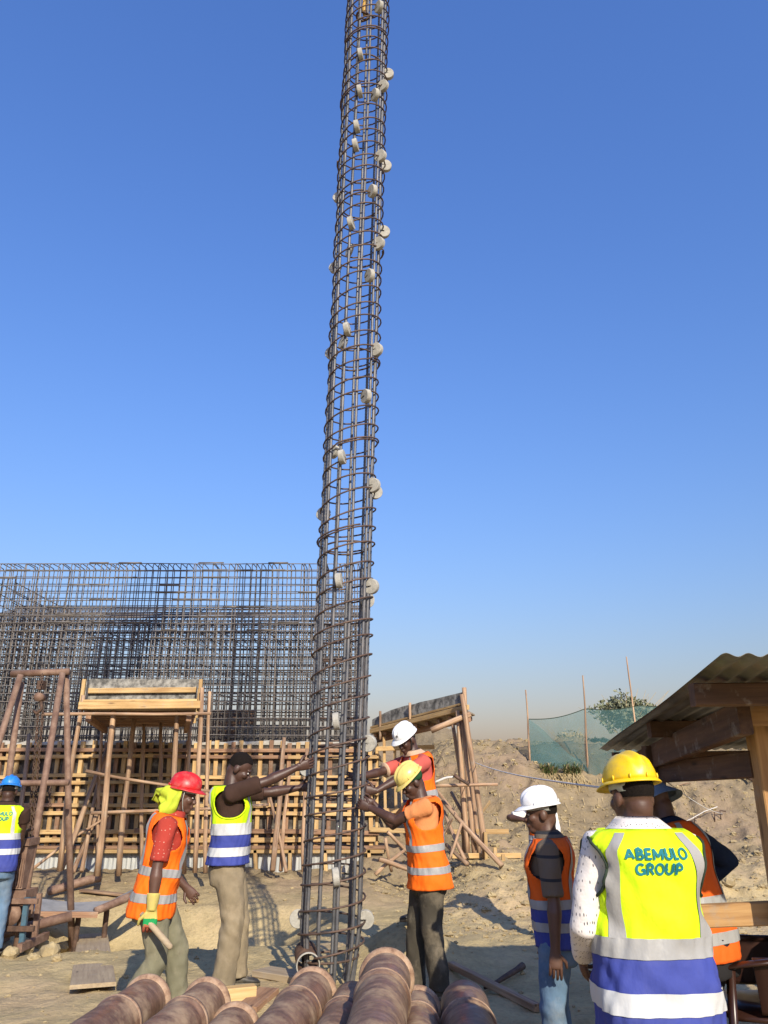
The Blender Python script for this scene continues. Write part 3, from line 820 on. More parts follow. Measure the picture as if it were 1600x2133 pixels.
# spiral tie: lengths of bar wound round the cage, lapped where two meet
pitch = 0.176; s0 = 0.13
sections = []
turn = 0.0; total = (CL - 0.3) / pitch
while turn < total:
    n_ = min(random.choice((5.2, 6.3, 7.2, 8.1)), total - turn); sections.append((turn, turn + n_ + 0.35)); turn += n_
for (t0, t1) in sections:
    pts = []; st = 26
    n_ = int((t1 - t0) * st)
    for i in range(n_ + 1):
        tt = t0 + (t1 - t0) * i / n_
        a = -2.0 + tt * 2 * math.pi
        lap = 0.012 if (i / st > n_ / st - .35) else 0
        wob = 0.014 * math.sin(tt * 2.3 + 1) + 0.008 * math.sin(tt * 7.7)
        rr_ = CR + 0.004 + lap + 0.006 * math.sin(a * 2 + tt)
        # slight tilt of every turn, front rising to the right
        sh = s0 + tt * pitch
        pts.append(cpt(sh + wob + (0.012 + 0.045 * min(1, max(0, (sh - 1.0) / 1.2))) * math.cos(a) + lap * 1.5, a, rr_))
    tube('spiral_tie', pts, 0.0082, 'rebar_tie', cage, 7)
for zc in (0.10, 1.74, 3.55, 5.6, 7.6, 9.6):      # stiffening hoops
    pts = [cpt(zc + .012 * math.cos(a), a, CR - .036) for a in np.linspace(0, 2 * math.pi, 33)]
    tube('stiffener_hoop', pts, 0.009, 'rebar_tie', cage, 7)
# concrete roller spacers, with the slot that takes the tie bar
def spacer_mesh():
    V = []; F = []; n = 28; r = .072; h = .026; slot = .009
    ang = [slot / r + i * (2 * math.pi - 2 * slot / r) / (n - 1) for i in range(n)]
    ring = [(r * math.cos(a), r * math.sin(a)) for a in ang]
    outline = ring + [(0.0, -slot), (-.012, 0), (0.0, slot)]
    m = len(outline)
    outline_in = [(x * .94, y * .94) if i < n else (x, y) for i, (x, y) in enumerate(outline)]
    for z, o in ((-h, outline_in), (-h * .8, outline), (h * .8, outline), (h, outline_in)):
        V += [(x, y, z) for x, y in o]
    for l in range(3):
        for i in range(m): F.append((l * m + i, l * m + (i + 1) % m, (l + 1) * m + (i + 1) % m, (l + 1) * m + i))
    c0 = (n + 1)
    for i in range(m):
        j = (i + 1) % m
        if i != c0 and j != c0:
            F.append((3 * m + i, 3 * m + j, 3 * m + c0)); F.append((j, i, c0))
    me = mesh_from('concrete_spacer', V, F); me.materials.append(M['concrete']); return me
spm = spacer_mesh()
def spacer(s, a, tilt=0.0):
    o = bpy.data.objects.new('concrete_spacer', spm)
    p = cpt(s, a, CR + .012)
    tang = Vector((-math.sin(a), math.cos(a), 0.12)).normalized()       # wheel axle lies along the tie
    out = Vector((math.cos(a), math.sin(a), 0))
    out = (Quaternion(tang, tilt) @ out); out = (out - tang * out.dot(tang)).normalized()
    m = Matrix((-out, tang.cross(-out), tang)).transposed().to_4x4(); m.translation = p + out * 0.0
    place(o, m, cage)
def s_of(py): return (at(720, py, 7.05 - .1).z - CB.z)
for py, a in ((35, -1.0), (140, -1.75), (140, -.02), (188, -.62), (216, -1.72), (218, -1.05), (288, -1.78), (328, .1), (326, -1.8), (334, -.64), (383, 2.75), (416, -1.02), (466, .12), (486, -1.85), (478, 2.0), (514, -.60),
              (532, 2.75), (590, -1.02), (678, 2.1), (704, -1.82), (712, 2.7), (733, -.55), (838, -1.0), (915, 2.3), (966, -1.80), (1013, -.50), (1010, .35), (1055, 2.7),
              (1219, -1.72), (1222, -.42), (1236, .7), (1505, -1.62), (1548, -.30), (1546, .5), (1600, 2.9), (1822, -1.45), (1830, 1.2), (1918, -3.12), (1920, .05)):
    spacer(s_of(py), a, random.uniform(-.15, .15))
# lifting shackle inside the cage near the top
hk = at(760, 22, 7.05)
V, F = tube_geo([hk + Vector((0, 0, .18)), hk + Vector((-.01, 0, .02)), hk + Vector((0, 0, -.08))], [.028, .03, .024], 8)
obj('lifting_lug', V, F, 'hoist_yellow', cage, True)
pts = [hk + Vector((.10 * math.cos(a), .05 * math.sin(a), -.10 + .03 * math.sin(2 * a))) for a in np.linspace(0, 6.28, 20)]
tube('lifting_chain', pts, .016, 'rust_dark', cage, 6)

# mobile crane standing out of frame behind the camera; its boom carries the cage
cr = empty('mobile_crane', (-5.4, -4.6, 0), 'yellow crane behind the viewer whose boom carries the hanging cage', 'crane')
b0 = Vector((-5.2, -4.0, 2.0)); b1 = Vector((-.16, 6.95, 13.4))
beam('boom', b0, b0.lerp(b1, .55), .75, .80, 'crane_yellow', cr, ch=.03)
beam('boom', b0.lerp(b1, .5), b1, .66, .70, 'crane_yellow', cr, ch=.03)
tube('hoist_rope', [b1 + Vector((0, 0.02, 0)), CT + Vector((0, 0, .4)), CT + Vector((0, 0, -.3))], .012, 'rust_dark', cr, 6)
V, F = box_geo((-5.4, -5.4, 1.15), (2.4, 4.6, 1.1)); obj('carrier', V, F, 'crane_yellow', cr)
V, F = box_geo((-6.2, -3.9, 2.3), (.9, 1.5, 1.3)); obj('cab', V, F, 'crane_yellow', cr)
for sx in (-6.5, -4.3):
    for sy in (-7.0, -5.4, -3.8):
        V, F = tube_geo([(sx - .16, sy, .52), (sx + .16, sy, .52)], .52, 20); obj('wheel', V, F, 'dark_rubber', cr, True)

# ================================================================== people
def V3(*a): return Vector(a)
def remesh(parts, voxel, smooth_it=2):
    mb = MB()
    for V, F in parts: mb.add(V, F)
    me = mesh_from('tmp', mb.v, mb.f)
    bm = bmesh.new(); bm.from_mesh(me)
    bmesh.ops.remove_doubles(bm, verts=bm.verts, dist=1e-5)
    bmesh.ops.recalc_face_normals(bm, faces=bm.faces)
    bm.to_mesh(me); bm.free()
    o = bpy.data.objects.new('tmp', me); COL.objects.link(o)
    md = o.modifiers.new('r', 'REMESH'); md.mode = 'VOXEL'; md.voxel_size = voxel
    dg = bpy.context.evaluated_depsgraph_get(); dg.update()
    ev = o.evaluated_get(dg); m2 = bpy.data.meshes.new_from_object(ev)
    bm = bmesh.new(); bm.from_mesh(m2)
    for _ in range(smooth_it): bmesh.ops.smooth_vert(bm, verts=bm.verts, factor=0.5, use_axis_x=True, use_axis_y=True, use_axis_z=True)
    bm.normal_update()
    Vv = np.array([v.co[:] for v in bm.verts]); Nn = np.array([v.normal[:] for v in bm.verts])
    Ff = [tuple(v.index for v in f.verts) for f in bm.faces]
    bm.free()
    bpy.data.objects.remove(o); bpy.data.meshes.remove(me); bpy.data.meshes.remove(m2)
    return Vv, Nn, Ff
def part(name, V, F, mat, parent, smooth=True, midx=None):
    """a mesh given in the parent's own coordinates"""
    me = mesh_from(name, V, F, smooth)
    for m in (mat if isinstance(mat, (list, tuple)) else [mat]): me.materials.append(M[m])
    if midx is not None: me.polygons.foreach_set('material_index', midx)
    o = bpy.data.objects.new(name, me); COL.objects.link(o); o.parent = parent
    return o
def ik(S, T, l1, l2, pole_dir):
    S = Vector(S); T = Vector(T); d = T - S; L = d.length
    if L > (l1 + l2) * .998: T = S + d * ((l1 + l2) * .998 / L); d = T - S; L = d.length
    a = (l1 * l1 - l2 * l2 + L * L) / (2 * L); h = math.sqrt(max(1e-9, l1 * l1 - a * a))
    dn = d.normalized(); pd = Vector(pole_dir); pd = (pd - dn * pd.dot(dn)).normalized()
    return S + dn * a + pd * h, T
SE = 2.5
def arc(cx, cy, rx, ry, a0, a1, n=10):
    return [(cx + rx * math.cos(R(a0 + (a1 - a0) * i / n)), cy + ry * math.sin(R(a0 + (a1 - a0) * i / n))) for i in range(n + 1)]
GLYPH = {   # bold sans strokes in a unit-high cell: width, strokes
    'A': (.86, [[(.10, .08), (.43, .92)], [(.43, .92), (.76, .08)], [(.22, .32), (.64, .32)]]),
    'B': (.72, [[(.12, 0), (.12, 1)], [(.12, .92), (.36, .92)] + arc(.36, .72, .20, .20, 90, -90) + [(.12, .52)], [(.12, .52), (.40, .52)] + arc(.40, .30, .22, .22, 90, -90) + [(.12, .08)]]),
    'E': (.64, [[(.12, 0), (.12, 1)], [(.12, .92), (.60, .92)], [(.12, .5), (.54, .5)], [(.12, .08), (.60, .08)]]),
    'M': (1.0, [[(.12, 0), (.12, .95)], [(.12, .90), (.50, .22)], [(.50, .22), (.88, .90)], [(.88, .95), (.88, 0)]]),
    'U': (.80, [[(.12, 1), (.12, .36)] + arc(.40, .36, .28, .29, 180, 360) + [(.68, .36), (.68, 1)]]),
    'L': (.60, [[(.12, 1), (.12, 0)], [(.12, .08), (.56, .08)]]),
    'O': (.92, [arc(.46, .5, .37, .43, 0, 360, 24)]),
    'G': (.90, [arc(.46, .5, .37, .43, 45, 345, 20), [(.82, .05), (.82, .48)], [(.84, .46), (.52, .46)]]),
    'R': (.76, [[(.12, 0), (.12, 1)], [(.12, .92), (.40, .92)] + arc(.40, .70, .22, .22, 90, -90) + [(.12, .48)], [(.38, .46), (.66, .04)]]),
    'P': (.72, [[(.12, 0), (.12, 1)], [(.12, .92), (.38, .92)] + arc(.38, .68, .24, .24, 90, -90) + [(.12, .44)]])}
def lettering(txt, size, w=.105, gap=.06):
    tot = sum(GLYPH[c][0] for c in txt) + gap * (len(txt) - 1); x0 = -tot / 2; V = []; F = []; lay = 0
    for c in txt:
        for st in GLYPH[c][1]:
            pts = [Vector((a, b)) for a, b in st]; q = []
            for a, b in zip(pts[:-1], pts[1:]):     # even spacing so the strokes follow the cloth
                n = max(1, int((b - a).length / .16)); q += [a.lerp(b, i / n) for i in range(n)]
            q.append(pts[-1]); o = len(V); closed = (q[0] - q[-1]).length < 1e-4
            for i, p_ in enumerate(q):
                d0 = (q[i] - q[i - 1]) if i else ((q[-1] - q[-2]) if closed else q[1] - q[0]); d1 = (q[i + 1] - q[i]) if i < len(q) - 1 else ((q[1] - q[0]) if closed else q[-1] - q[-2])
                d = (d0.normalized() + d1.normalized()).normalized(); nn = Vector((-d.y, d.x)); k = w / max(.5, nn.dot(Vector((-d1.y, d1.x)).normalized()))
                for sg in (1, -1): V.append(((x0 + p_.x + nn.x * k * sg) * size, (p_.y + nn.y * k * sg) * size, lay * .0003))
            for i in range(len(q) - 1): F.append((o + 2 * i, o + 2 * i + 1, o + 2 * i + 3, o + 2 * i + 2))
            lay = (lay + 1) % 4
        x0 += GLYPH[c][0] + gap
    return V, F
PROF_T = [-.42, -.30, -.16, 0.0, .20, .45, .68, .82, .90, .96, 1.00, 1.06]
PROF_A = [.150, .162, .166, .162, .146, .150, .163, .170, .164, .130, .090, .062]
PROF_B = [.105, .115, .122, .118, .108, .116, .122, .112, .098, .082, .072, .064]
PROF_O = [-.01, -.01, -.012, -.005, .008, .010, .008, -.004, -.012, -.018, -.012, .0]

def person(name, label, loc, yaw, Hgt, c):
    s = Hgt / 1.75
    root = empty(name, loc, label, 'person', None, yaw)
    W2L = root.matrix_basis.inverted()
    toL = lambda p: W2L @ Vector(p)
    lean, side, twist = R(c.get('lean', 5)), R(c.get('side', 0)), R(c.get('twist', 0))
    bulk = c.get('bulk', 1.0)
    Ls = .52 * s
    P0 = V3(c.get('px', 0), c.get('py', 0), c.get('pz', .94) * s)
    # spine
    N = 60; ts = np.linspace(-.5, 1.5, N + 1); pos = {}; fr = []
    def axes(t):
        k = .35 + .65 * min(1, max(0, t)); k = k if t >= 0 else .35 + t * .4
        q = Quaternion((1, 0, 0), -lean * k); q2 = Quaternion((0, 1, 0), side * k)
        up = q2 @ (q @ V3(0, 0, 1)); f = q2 @ (q @ V3(0, 1, 0)); r = q2 @ (q @ V3(1, 0, 0))
        qt = Quaternion(up, twist * min(1, max(0, t)))
        return qt @ r, qt @ f, up
    i0 = int(.5 / 2 * N)
    P = [None] * (N + 1); P[i0] = P0.copy()
    for i in range(i0 + 1, N + 1): P[i] = P[i - 1] + axes((ts[i] + ts[i - 1]) / 2)[2] * (Ls * 2 / N)
    for i in range(i0 - 1, -1, -1): P[i] = P[i + 1] - axes((ts[i] + ts[i + 1]) / 2)[2] * (Ls * 2 / N)
    def sp(t):
        u = (t + .5) / 2 * N; i = min(N - 1, max(0, int(u))); return P[i].lerp(P[i + 1], u - i)
    seed = random.randint(0, 60)
    def surf(t, phi, off=0.0, flare=0.0, wr=0.0):
        r, f, up = axes(t)
        a = (np.interp(t, PROF_T, PROF_A) * bulk + off + flare) * s; b = (np.interp(t, PROF_T, PROF_B) * bulk + off + flare) * s
        cx, sx_ = math.cos(phi), math.sin(phi)
        x = a * math.copysign(abs(cx) ** (2 / SE), cx); y = b * math.copysign(abs(sx_) ** (2 / SE), sx_) + np.interp(t, PROF_T, PROF_O) * s
        drop = 0
        if wr:
            w = wr * (math.sin(3 * phi + 5 * t + seed) * .5 + math.sin(5 * phi - 9 * t + seed * 2) * .4 + math.sin(9 * phi + 13 * t + seed) * .25 + .4 * math.sin(17 * t + 2 * phi + seed) + .30 * math.sin(21 * phi + 6 * math.sin(4 * t + seed)) * (.4 + .6 * math.sin(7 * t + seed) ** 2) + .28 * math.sin(31 * t + 9 * phi + seed) * math.sin(3 * phi + seed) ** 2) * s
            l = math.hypot(x, y) + 1e-6; x += w * x / l; y += w * y / l
        return sp(t) + r * x + f * y + up * drop
    def loft(t_list, off, n=28):
        V = [surf(t, 2 * math.pi * k / n, off) for t in t_list for k in range(n)]
        F = [(i * n + k, i * n + (k + 1) % n, (i + 1) * n + (k + 1) % n, (i + 1) * n + k) for i in range(len(t_list) - 1) for k in range(n)]
        F += [tuple(range(n - 1, -1, -1)), tuple((len(t_list) - 1) * n + k for k in range(n))]
        return V, F
    # head frame
    r1, f1, u1 = axes(1.0)
    nb = sp(1.0)
    hy, hp, hr = R(c.get('head_yaw', 0)), R(c.get('head_pitch', 5)), R(c.get('head_roll', 0))
    neck_dir = (u1 * .8 + V3(0, 0, 1) * .2 + f1 * .12).normalized()
    hc = nb + neck_dir * (c.get('neck', .150) * s) + f1 * (c.get('head_fwd', .01) * s)
    hm = Matrix.Rotation(hy + twist, 3, 'Z') @ Matrix.Rotation(-hp, 3, 'X') @ Matrix.Rotation(hr, 3, 'Y')
    hd = lambda x, y, z: hc + hm @ (V3(x, y, z) * s)
    def hell(cx, r, n=16, m=10): return ellipsoid(hd(*cx), [q * s for q in r], n, m, hm)
    B = []
    B += [hell((0, -.012, .03), (.076, .097, .095), 24, 16), hell((0, .024, -.036), (.061, .068, .084), 20, 14), hell((0, .060, -.098), (.034, .034, .027)),
          hell((0, .090, -.068), (.026, .017, .015)), hell((0, .083, .020), (.050, .014, .012)), hell((.036, .060, -.026), (.026, .030, .028)), hell((-.036, .060, -.026), (.026, .030, .028)),
          hell((0, .101, -.034), (.020, .017, .013)), hell((0, -.04, -.04), (.055, .055, .07))]
    B.append(tube_geo([hd(0, .082, .016), hd(0, .098, -.014), hd(0, .112, -.034)], [.010 * s, .011 * s, .011 * s], 8))
    for q in (-1, 1): B.append(hell((.077 * q, -.010, -.015), (.012, .025, .034)))
    B.append(tube_geo([sp(.86), nb, hd(0, -.025, -.075), hd(0, -.02, 0)], [.085 * s, .066 * s, .058 * s, .056 * s], 14))
    B.append(loft([-.3, -.1, .2, .5, .7, .84, .92, .97, 1.02], -.03, 20))
    # arms
    l1, l2 = .290 * s, .262 * s
    ar = {}; shirt_parts = [loft([c.get('shirt_hem', -.30), -.2, 0, .15, .3, .5, .68, .8, .88, .94, .985, 1.01], c.get('shirt_off', .010), 32)]
    skinm = c.get('skin', 'skin_brown')
    sl_len = c.get('sleeve', .72)
    fingers = []
    rs, fs, us = axes(.86)
    gloves = []
    for q, key in ((-1, 'L'), (1, 'R')):
        sh = sp(.86) + rs * (q * c.get('shw', .196) * s * (bulk * .5 + .5)) - fs * .012 * s + us * (.005 * s)
        a = c.get('arm' + key, {})
        tgt = toL(a['to']) if 'to' in a else P0 + V3(q * a.get('x', q * .29) * q * s, a.get('y', .04) * s, a.get('z', -.14) * s)
        sh = sh + (tgt - sh).normalized() * (.03 * s if 'to' in a else 0)
        pd = a.get('pole', (q * .4, -1, -.3))
        el, wr_ = ik(sh, tgt, l1, l2, pd)
        ar[key] = (sh, el, wr_)
        mid = sh.lerp(el, .45)
        B.append(tube_geo([sp(.86) + rs * (q * .08 * s), sh, mid, el.lerp(sh, .12), el, el.lerp(wr_, .22), el.lerp(wr_, .6), wr_], [.05 * s, .056 * s, .052 * s, .040 * s, .039 * s, .046 * s, .035 * s, (.029 * s, .022 * s)], 14))
        # sleeve
        if sl_len <= 1: 
            e2 = sh.lerp(el, sl_len); path = [sp(.85) + rs * (q * .09 * s), sh - us * .004 * s, sh.lerp(el, sl_len * .55), e2]
            shirt_parts.append(tube_geo(path, [.085 * s, .072 * s, .068 * s, .067 * s], 18))
        else:
            e2 = el.lerp(wr_, .93); path = [sp(.85) + rs * (q * .09 * s), sh, sh.lerp(el, .5), el.lerp(sh, .1), el, el.lerp(wr_, .4), e2]
            shirt_parts.append(tube_geo(path, [.085 * s, .070 * s, .064 * s, .058 * s, .058 * s, .052 * s, .044 * s], 18))
        # hand
        d = (wr_ - el).normalized()
        if 'dir' in a: d = (W2L.to_3x3() @ Vector(a['dir'])).normalized()
        n_ = Vector(a.get('palm', (-q, 0, 0)))
        if a.get('world'): n_ = W2L.to_3x3() @ n_
        n_ = (n_ - d * n_.dot(d)).normalized(); th = (d.cross(n_) * (-q)).normalized() if not a.get('thumb') else None
        if th is None:
            th = Vector(a['thumb']); th = W2L.to_3x3() @ th if a.get('world') else th; th = (th - d * th.dot(d)).normalized(); n_ = (n_ - th * n_.dot(th)).normalized()
        gl = a.get('glove'); k = 1.18 if gl else 1.0
        hl = s * k
        palm = []
        ringsV = []; 
        for (t, w, h) in ((-.012, .030, .024), (.02, .036, .019), (.055, .043, .017), (.088, .042, .015), (.098, .034, .010)):
            for i in range(12):
                an = 2 * math.pi * i / 12
                ringsV.append(wr_ + d * t * hl + th * (w * math.cos(an) * hl) + n_ * (h * math.sin(an) * hl))
        RF = [(i * 12 + j, i * 12 + (j + 1) % 12, i * 12 + 12 + (j + 1) % 12, i * 12 + 12 + j) for i in range(4) for j in range(12)] + [tuple(range(11, -1, -1)), tuple(48 + j for j in range(12))]
        palm.append((ringsV, RF))
        curl = R(a.get('curl', 35)); fg = []
        for o_, L_, cc in ((.030, .074, .85), (.010, .084, 1.0), (-.011, .078, 1.06), (-.031, .060, 1.15)):
            p = wr_ + d * .088 * hl + th * o_ * hl; ang = 0; pts = [p - d * .02 * hl]; pts.append(p); 
            sd = d + th * (o_ * 1.6 * a.get('spread', 1.0))
            for q3, fr_ in enumerate((.45, .32, .23)):
                ang += curl * cc * (.55 if q3 == 0 else 1.0)
                dd = (sd.normalized() * math.cos(ang) + n_ * math.sin(ang)); p = p + dd * (L_ * fr_ * hl); pts.append(p)
            fg.append(tube_geo(pts + [pts[-1] + dd * .006 * hl], [.009 * hl, .0098 * hl, .0092 * hl, .0085 * hl, .0072 * hl, .003 * hl], 8))
        p = wr_ + d * .028 * hl + th * .030 * hl
        d1 = (th * .75 + d * .65 + n_ * .25).normalized(); d2 = (th * .15 + d * .85 + n_ * (.5)).normalized()
        fg.append(tube_geo([p - d1 * .015 * hl, p, p + d1 * .042 * hl, p + d1 * .042 * hl + d2 * .032 * hl, p + d1 * .042 * hl + d2 * .040 * hl], [.013 * hl, .013 * hl, .0105 * hl, .009 * hl, .004 * hl], 8))
        if gl: gloves.append((palm, fg, wr_, d, th, n_, el, hl))
        else: B += palm; fingers += fg
    Vb, Nb, Fb = remesh(B, .0065 * s, 2)
    Vb = list(map(tuple, Vb)); Fb = list(Fb)
    for V, F in fingers:
        o0 = len(Vb); Vb += [tuple(v) for v in V]; Fb += [tuple(i + o0 for i in f) for f in F]
    body = part('body', Vb, Fb, skinm, root)
    for q in (-1, 1):
        V, F = hell((.030 * q, .0835, .000), (.0125, .0075, .007), 12, 8); e = part('eye', V, F, 'eye_white', body)
        V, F = hell((.030 * q, .0895, -.001), (.006, .004, .006), 10, 6); part('pupil', V, F, 'eye_dark', body)
    # shirt
    Vs, Ns, Fs = remesh(shirt_parts, .011 * s, 3)
    Vs = Vs + Ns * (wrinkle(Vs, 42, 8, seed, (1, 1, 1.3)) * .0055 + wrinkle(Vs, 95, 6, seed + 9) * .0025)[:, None] * s
    shirt = part('shirt', Vs, Fs, c.get('shirt', 'shirt_coral'), root)
    if c.get('collar', True):
        V = []; F = []; n = 28
        for k in range(n):
            a = 2 * math.pi * k / n
            for (t, o_) in ((.975, .012), (1.03, .016), (1.085, .010), (1.06, .024), (1.0, .030)):
                V.append(surf(t, a, o_ - .004))
        F = [(k * 5 + j, ((k + 1) % n) * 5 + j, ((k + 1) % n) * 5 + j + 1, k * 5 + j + 1) for k in range(n) for j in range(4)]
        part('collar', V, F, c.get('collar_mat', c.get('shirt', 'shirt_coral')), shirt)
    if c.get('cuff'):
        for key in 'LR':
            sh, el, wr_ = ar[key]; e2 = sh.lerp(el, sl_len)
            dd = (el - sh).normalized(); part('cuff', *tube_geo([e2 - dd * .012 * s, e2 + dd * .004 * s], .071 * s, 20), c['cuff'], shirt)
    # trousers
    wst = c.get('waist', .06); tp = [loft([t for t in (-.40, -.3, -.2, -.1, .0) if t < wst - .02] + [wst], .016, 28)]
    lg = {}
    shoes = []
    for q, key in ((-1, 'L'), (1, 'R')):
        g = c.get('leg' + key, {})
        hip = P0 + axes(0)[0] * (q * .088 * s) - V3(0, 0, .02 * s)
        ank = V3(g.get('x', q * .10) * s, g.get('y', 0) * s, g.get('z', .085) * s)
        if 'to' in g: ank = toL(g['to'])
        kn, ank = ik(hip, ank, .425 * s, .415 * s, g.get('pole', (q * .12, 1, 0)))
        B2 = c.get('leg_bulk', 1.0)
        tp.append(tube_geo([hip + V3(0, 0, .04 * s), hip.lerp(kn, .3), hip.lerp(kn, .75), kn, kn.lerp(ank, .35), kn.lerp(ank, .8), ank - V3(0, 0, .02 * s)], [.100 * s, .094 * s * B2, .079 * s * B2, .074 * s * B2, .072 * s * B2, .070 * s * B2, .074 * s * B2], 18))
        lg[key] = (hip, kn, ank)
        fy = R(g.get('yaw', -q * 8)); fd = V3(-math.sin(fy), math.cos(fy), g.get('toe', 0)).normalized(); sd = V3(math.cos(fy), math.sin(fy), 0); upv = sd.cross(fd)
        base = ank - upv * (.085 * s)
        V = []; n = 16; rings = ((-.085, .024, .060), (-.070, .034, .085), (-.02, .037, .100), (.04, .038, .085), (.09, .045, .066), (.135, .047, .056), (.170, .036, .045), (.186, .015, .030))
        for (y, w, h) in rings:
            for k in range(n):
                a = 2 * math.pi * k / n
                z = .020 + (h - .02) * .5 * (1 + math.copysign(abs(math.sin(a)) ** .7, math.sin(a)))
                V.append(base + fd * y * s + sd * (w * math.copysign(abs(math.cos(a)) ** .8, math.cos(a)) * s) + upv * z * s)
        F = [(i * n + k, i * n + (k + 1) % n, i * n + n + (k + 1) % n, i * n + n + k) for i in range(len(rings) - 1) for k in range(n)] + [tuple(range(n - 1, -1, -1)), tuple((len(rings) - 1) * n + k for k in range(n))]
        shoe = part('shoe', V, F, c.get('shoe', 'shoe_leather'), root)
        V = []; m_ = 20
        for (z, e) in ((0, .0), (.018, .004), (.030, .003)):
            for k in range(m_):
                a = 2 * math.pi * k / m_; y = .05 + .140 * math.sin(a); w = np.interp(y, [-.09, -.05, .02, .10, .15, .19], [.020, .040, .037, .048, .044, .018])
                V.append(base + fd * (y * s) + sd * ((w + e) * math.copysign(abs(math.cos(a)) ** .6, math.cos(a)) * s) + upv * z * s)
        F = [(i * m_ + k, i * m_ + (k + 1) % m_, i * m_ + m_ + (k + 1) % m_, i * m_ + m_ + k) for i in range(2) for k in range(m_)] + [tuple(range(m_ - 1, -1, -1)), tuple(2 * m_ + k for k in range(m_))]
        part('sole', V, F, 'sole_rubber', shoe)
        for (y, z) in ((.03, .093), (.055, .084), (.08, .074)):
            part('lace', *tube_geo([base + fd * y * s + sd * (-.026 * s) + upv * (z - .012) * s, base + fd * (y + .006) * s + upv * (z + .003) * s, base + fd * y * s + sd * (.026 * s) + upv * (z - .012) * s], .003 * s, 5), 'sole_rubber', shoe)
    Vt, Nt, Ft = remesh(tp, .012 * s, 3)
    zl = np.clip(1 - Vt[:, 2] / (.55 * s), 0, 1)
    kz = np.exp(-((Vt[:, 2] - .5 * s) / (.09 * s)) ** 2)
    amp = .008 + .008 * zl + .007 * kz
    Vt = Vt + Nt * (wrinkle(Vt, 26, 8, seed + 20, (1, 1, 1.1)) * amp + wrinkle(Vt, 62, 8, seed + 5, (1, 1, 1.0)) * amp * .7)[:, None] * s
    part('trousers', Vt, Ft, c.get('trousers', 'jeans'), root)
    # side seams on the trousers
    if c.get('seam'):
        for key, q in (('L', -1), ('R', 1)):
            hip, kn, ank = lg[key]
            out = axes(0)[0] * q
            part('seam', *tube_geo([hip + out * .098 * s, hip.lerp(kn, .5) + out * .091 * s, kn + out * .077 * s, kn.lerp(ank, .5) + out * .074 * s, ank + out * .074 * s], .004 * s, 6), c['seam'], root)
    # vest
    v = c.get('vest')
    if v:
        hem = v.get('hem', -.30); off = .024 + v.get('off', 0); n = 96
        tb = v.get('split', None)
        tl = list(np.linspace(hem, 1.0, 56))
        if tb is not None: tl = sorted([t for t in tl if abs(t - tb) > .012] + [tb])
        fl = lambda t: .012 * math.exp(-((t - .2) / .16) ** 2) + .014 * sm(np.array((t - .45) / .35)).item() + v.get('flare', 0) * max(0, (.1 - t))
        WR = v.get('wr', .006) * 1.35
        S_ = lambda t, ph, e=0.0: surf(t, ph, off + e, fl(t), WR)
        ahw, aht, ahc = R(v.get('ahw', 40)), .20, .735
        def cut(t, ph):
            for c0 in (0, math.pi):
                dp = (ph - c0 + math.pi) % (2 * math.pi) - math.pi
                if (dp / ahw) ** 2 + ((t - ahc) / aht) ** 2 < 1: return True
            dp = (ph - math.pi / 2 + math.pi) % (2 * math.pi) - math.pi
            if v.get('vneck', True) and t > .70 and abs(dp) < R(30) * (t - .70) / .3: return True
            return False
        def snap(t, ph):
            for c0 in (0, math.pi):
                dp = (ph - c0 + math.pi) % (2 * math.pi) - math.pi
                e = math.sqrt((dp / ahw) ** 2 + ((t - ahc) / aht) ** 2)
                if e < 1: e = max(e, 1e-3); return ahc + (t - ahc) / e, c0 + dp / e
            return t, ph
        Vv = [S_(*snap(t, 2 * math.pi * k / n)) for t in tl for k in range(n)]
        Fv = []; mi = []
        for i in range(len(tl) - 1):
            for k in range(n):
                t = (tl[i] + tl[i + 1]) / 2; ph = 2 * math.pi * (k + .5) / n
                if cut(t, ph): continue
                Fv.append((i * n + k, i * n + (k + 1) % n, (i + 1) * n + (k + 1) % n, (i + 1) * n + k)); mi.append(1 if (tb is not None and t < tb) else 0)
        vo = part('vest', Vv, Fv, [v['top'], v.get('bottom', v['top'])], root, True, mi)
        sd_ = vo.modifiers.new('cloth_thickness', 'SOLIDIFY'); sd_.thickness = .003; sd_.offset = -1
        refl = v.get('refl', 'reflective')
        def patch(name, t0, t1, pfun, nt, npn, mat, e=.004, chk=True):
            V = []; F = []
            for i in range(nt + 1):
                t = t0 + (t1 - t0) * i / nt; a0, a1 = pfun(t)
                for k in range(npn + 1): V.append(S_(t, a0 + (a1 - a0) * k / npn, e))
            for i in range(nt):
                for k in range(npn):
                    t = t0 + (t1 - t0) * (i + .5) / nt; a0, a1 = pfun(t); ph = a0 + (a1 - a0) * (k + .5) / npn
                    if chk and cut(t, ph % (2 * math.pi)): continue
                    F.append((i * (npn + 1) + k, i * (npn + 1) + k + 1, (i + 1) * (npn + 1) + k + 1, (i + 1) * (npn + 1) + k))
            part(name, V, F, mat, vo)
        for (t0, t1, m_) in v['bands']:
            patch('reflective_band', t0, t1, lambda t: (0, 2 * math.pi), 3, n, m_ or refl)
        top_band = max(b[1] for b in v['bands'])
        for c0, sgn in ((math.pi / 2, 1), (math.pi / 2, -1), (-math.pi / 2, 1), (-math.pi / 2, -1)):
            # shoulder strips keep their distance from the centre line
            w0, w1 = v.get('strip', (.085, .125))
            def pf(t, c0=c0, sgn=sgn):
                a = np.interp(t, PROF_T, PROF_A) * bulk + off + fl(t)
                xs = []
                for w in (w0, w1):
                    w_ = w * (1 if t < .85 else max(.55, 1 - (t - .85) * 2.2)); x = min(.98, w_ / a); ph = math.acos(x ** (SE / 2))
                    ph = ph if c0 > 0 else -ph
                    if sgn < 0: ph = math.pi - ph
                    xs.append(ph)
                return xs
            patch('shoulder_strip', top_band - .005, .975, pf, 24, 3, refl, .0045, False)
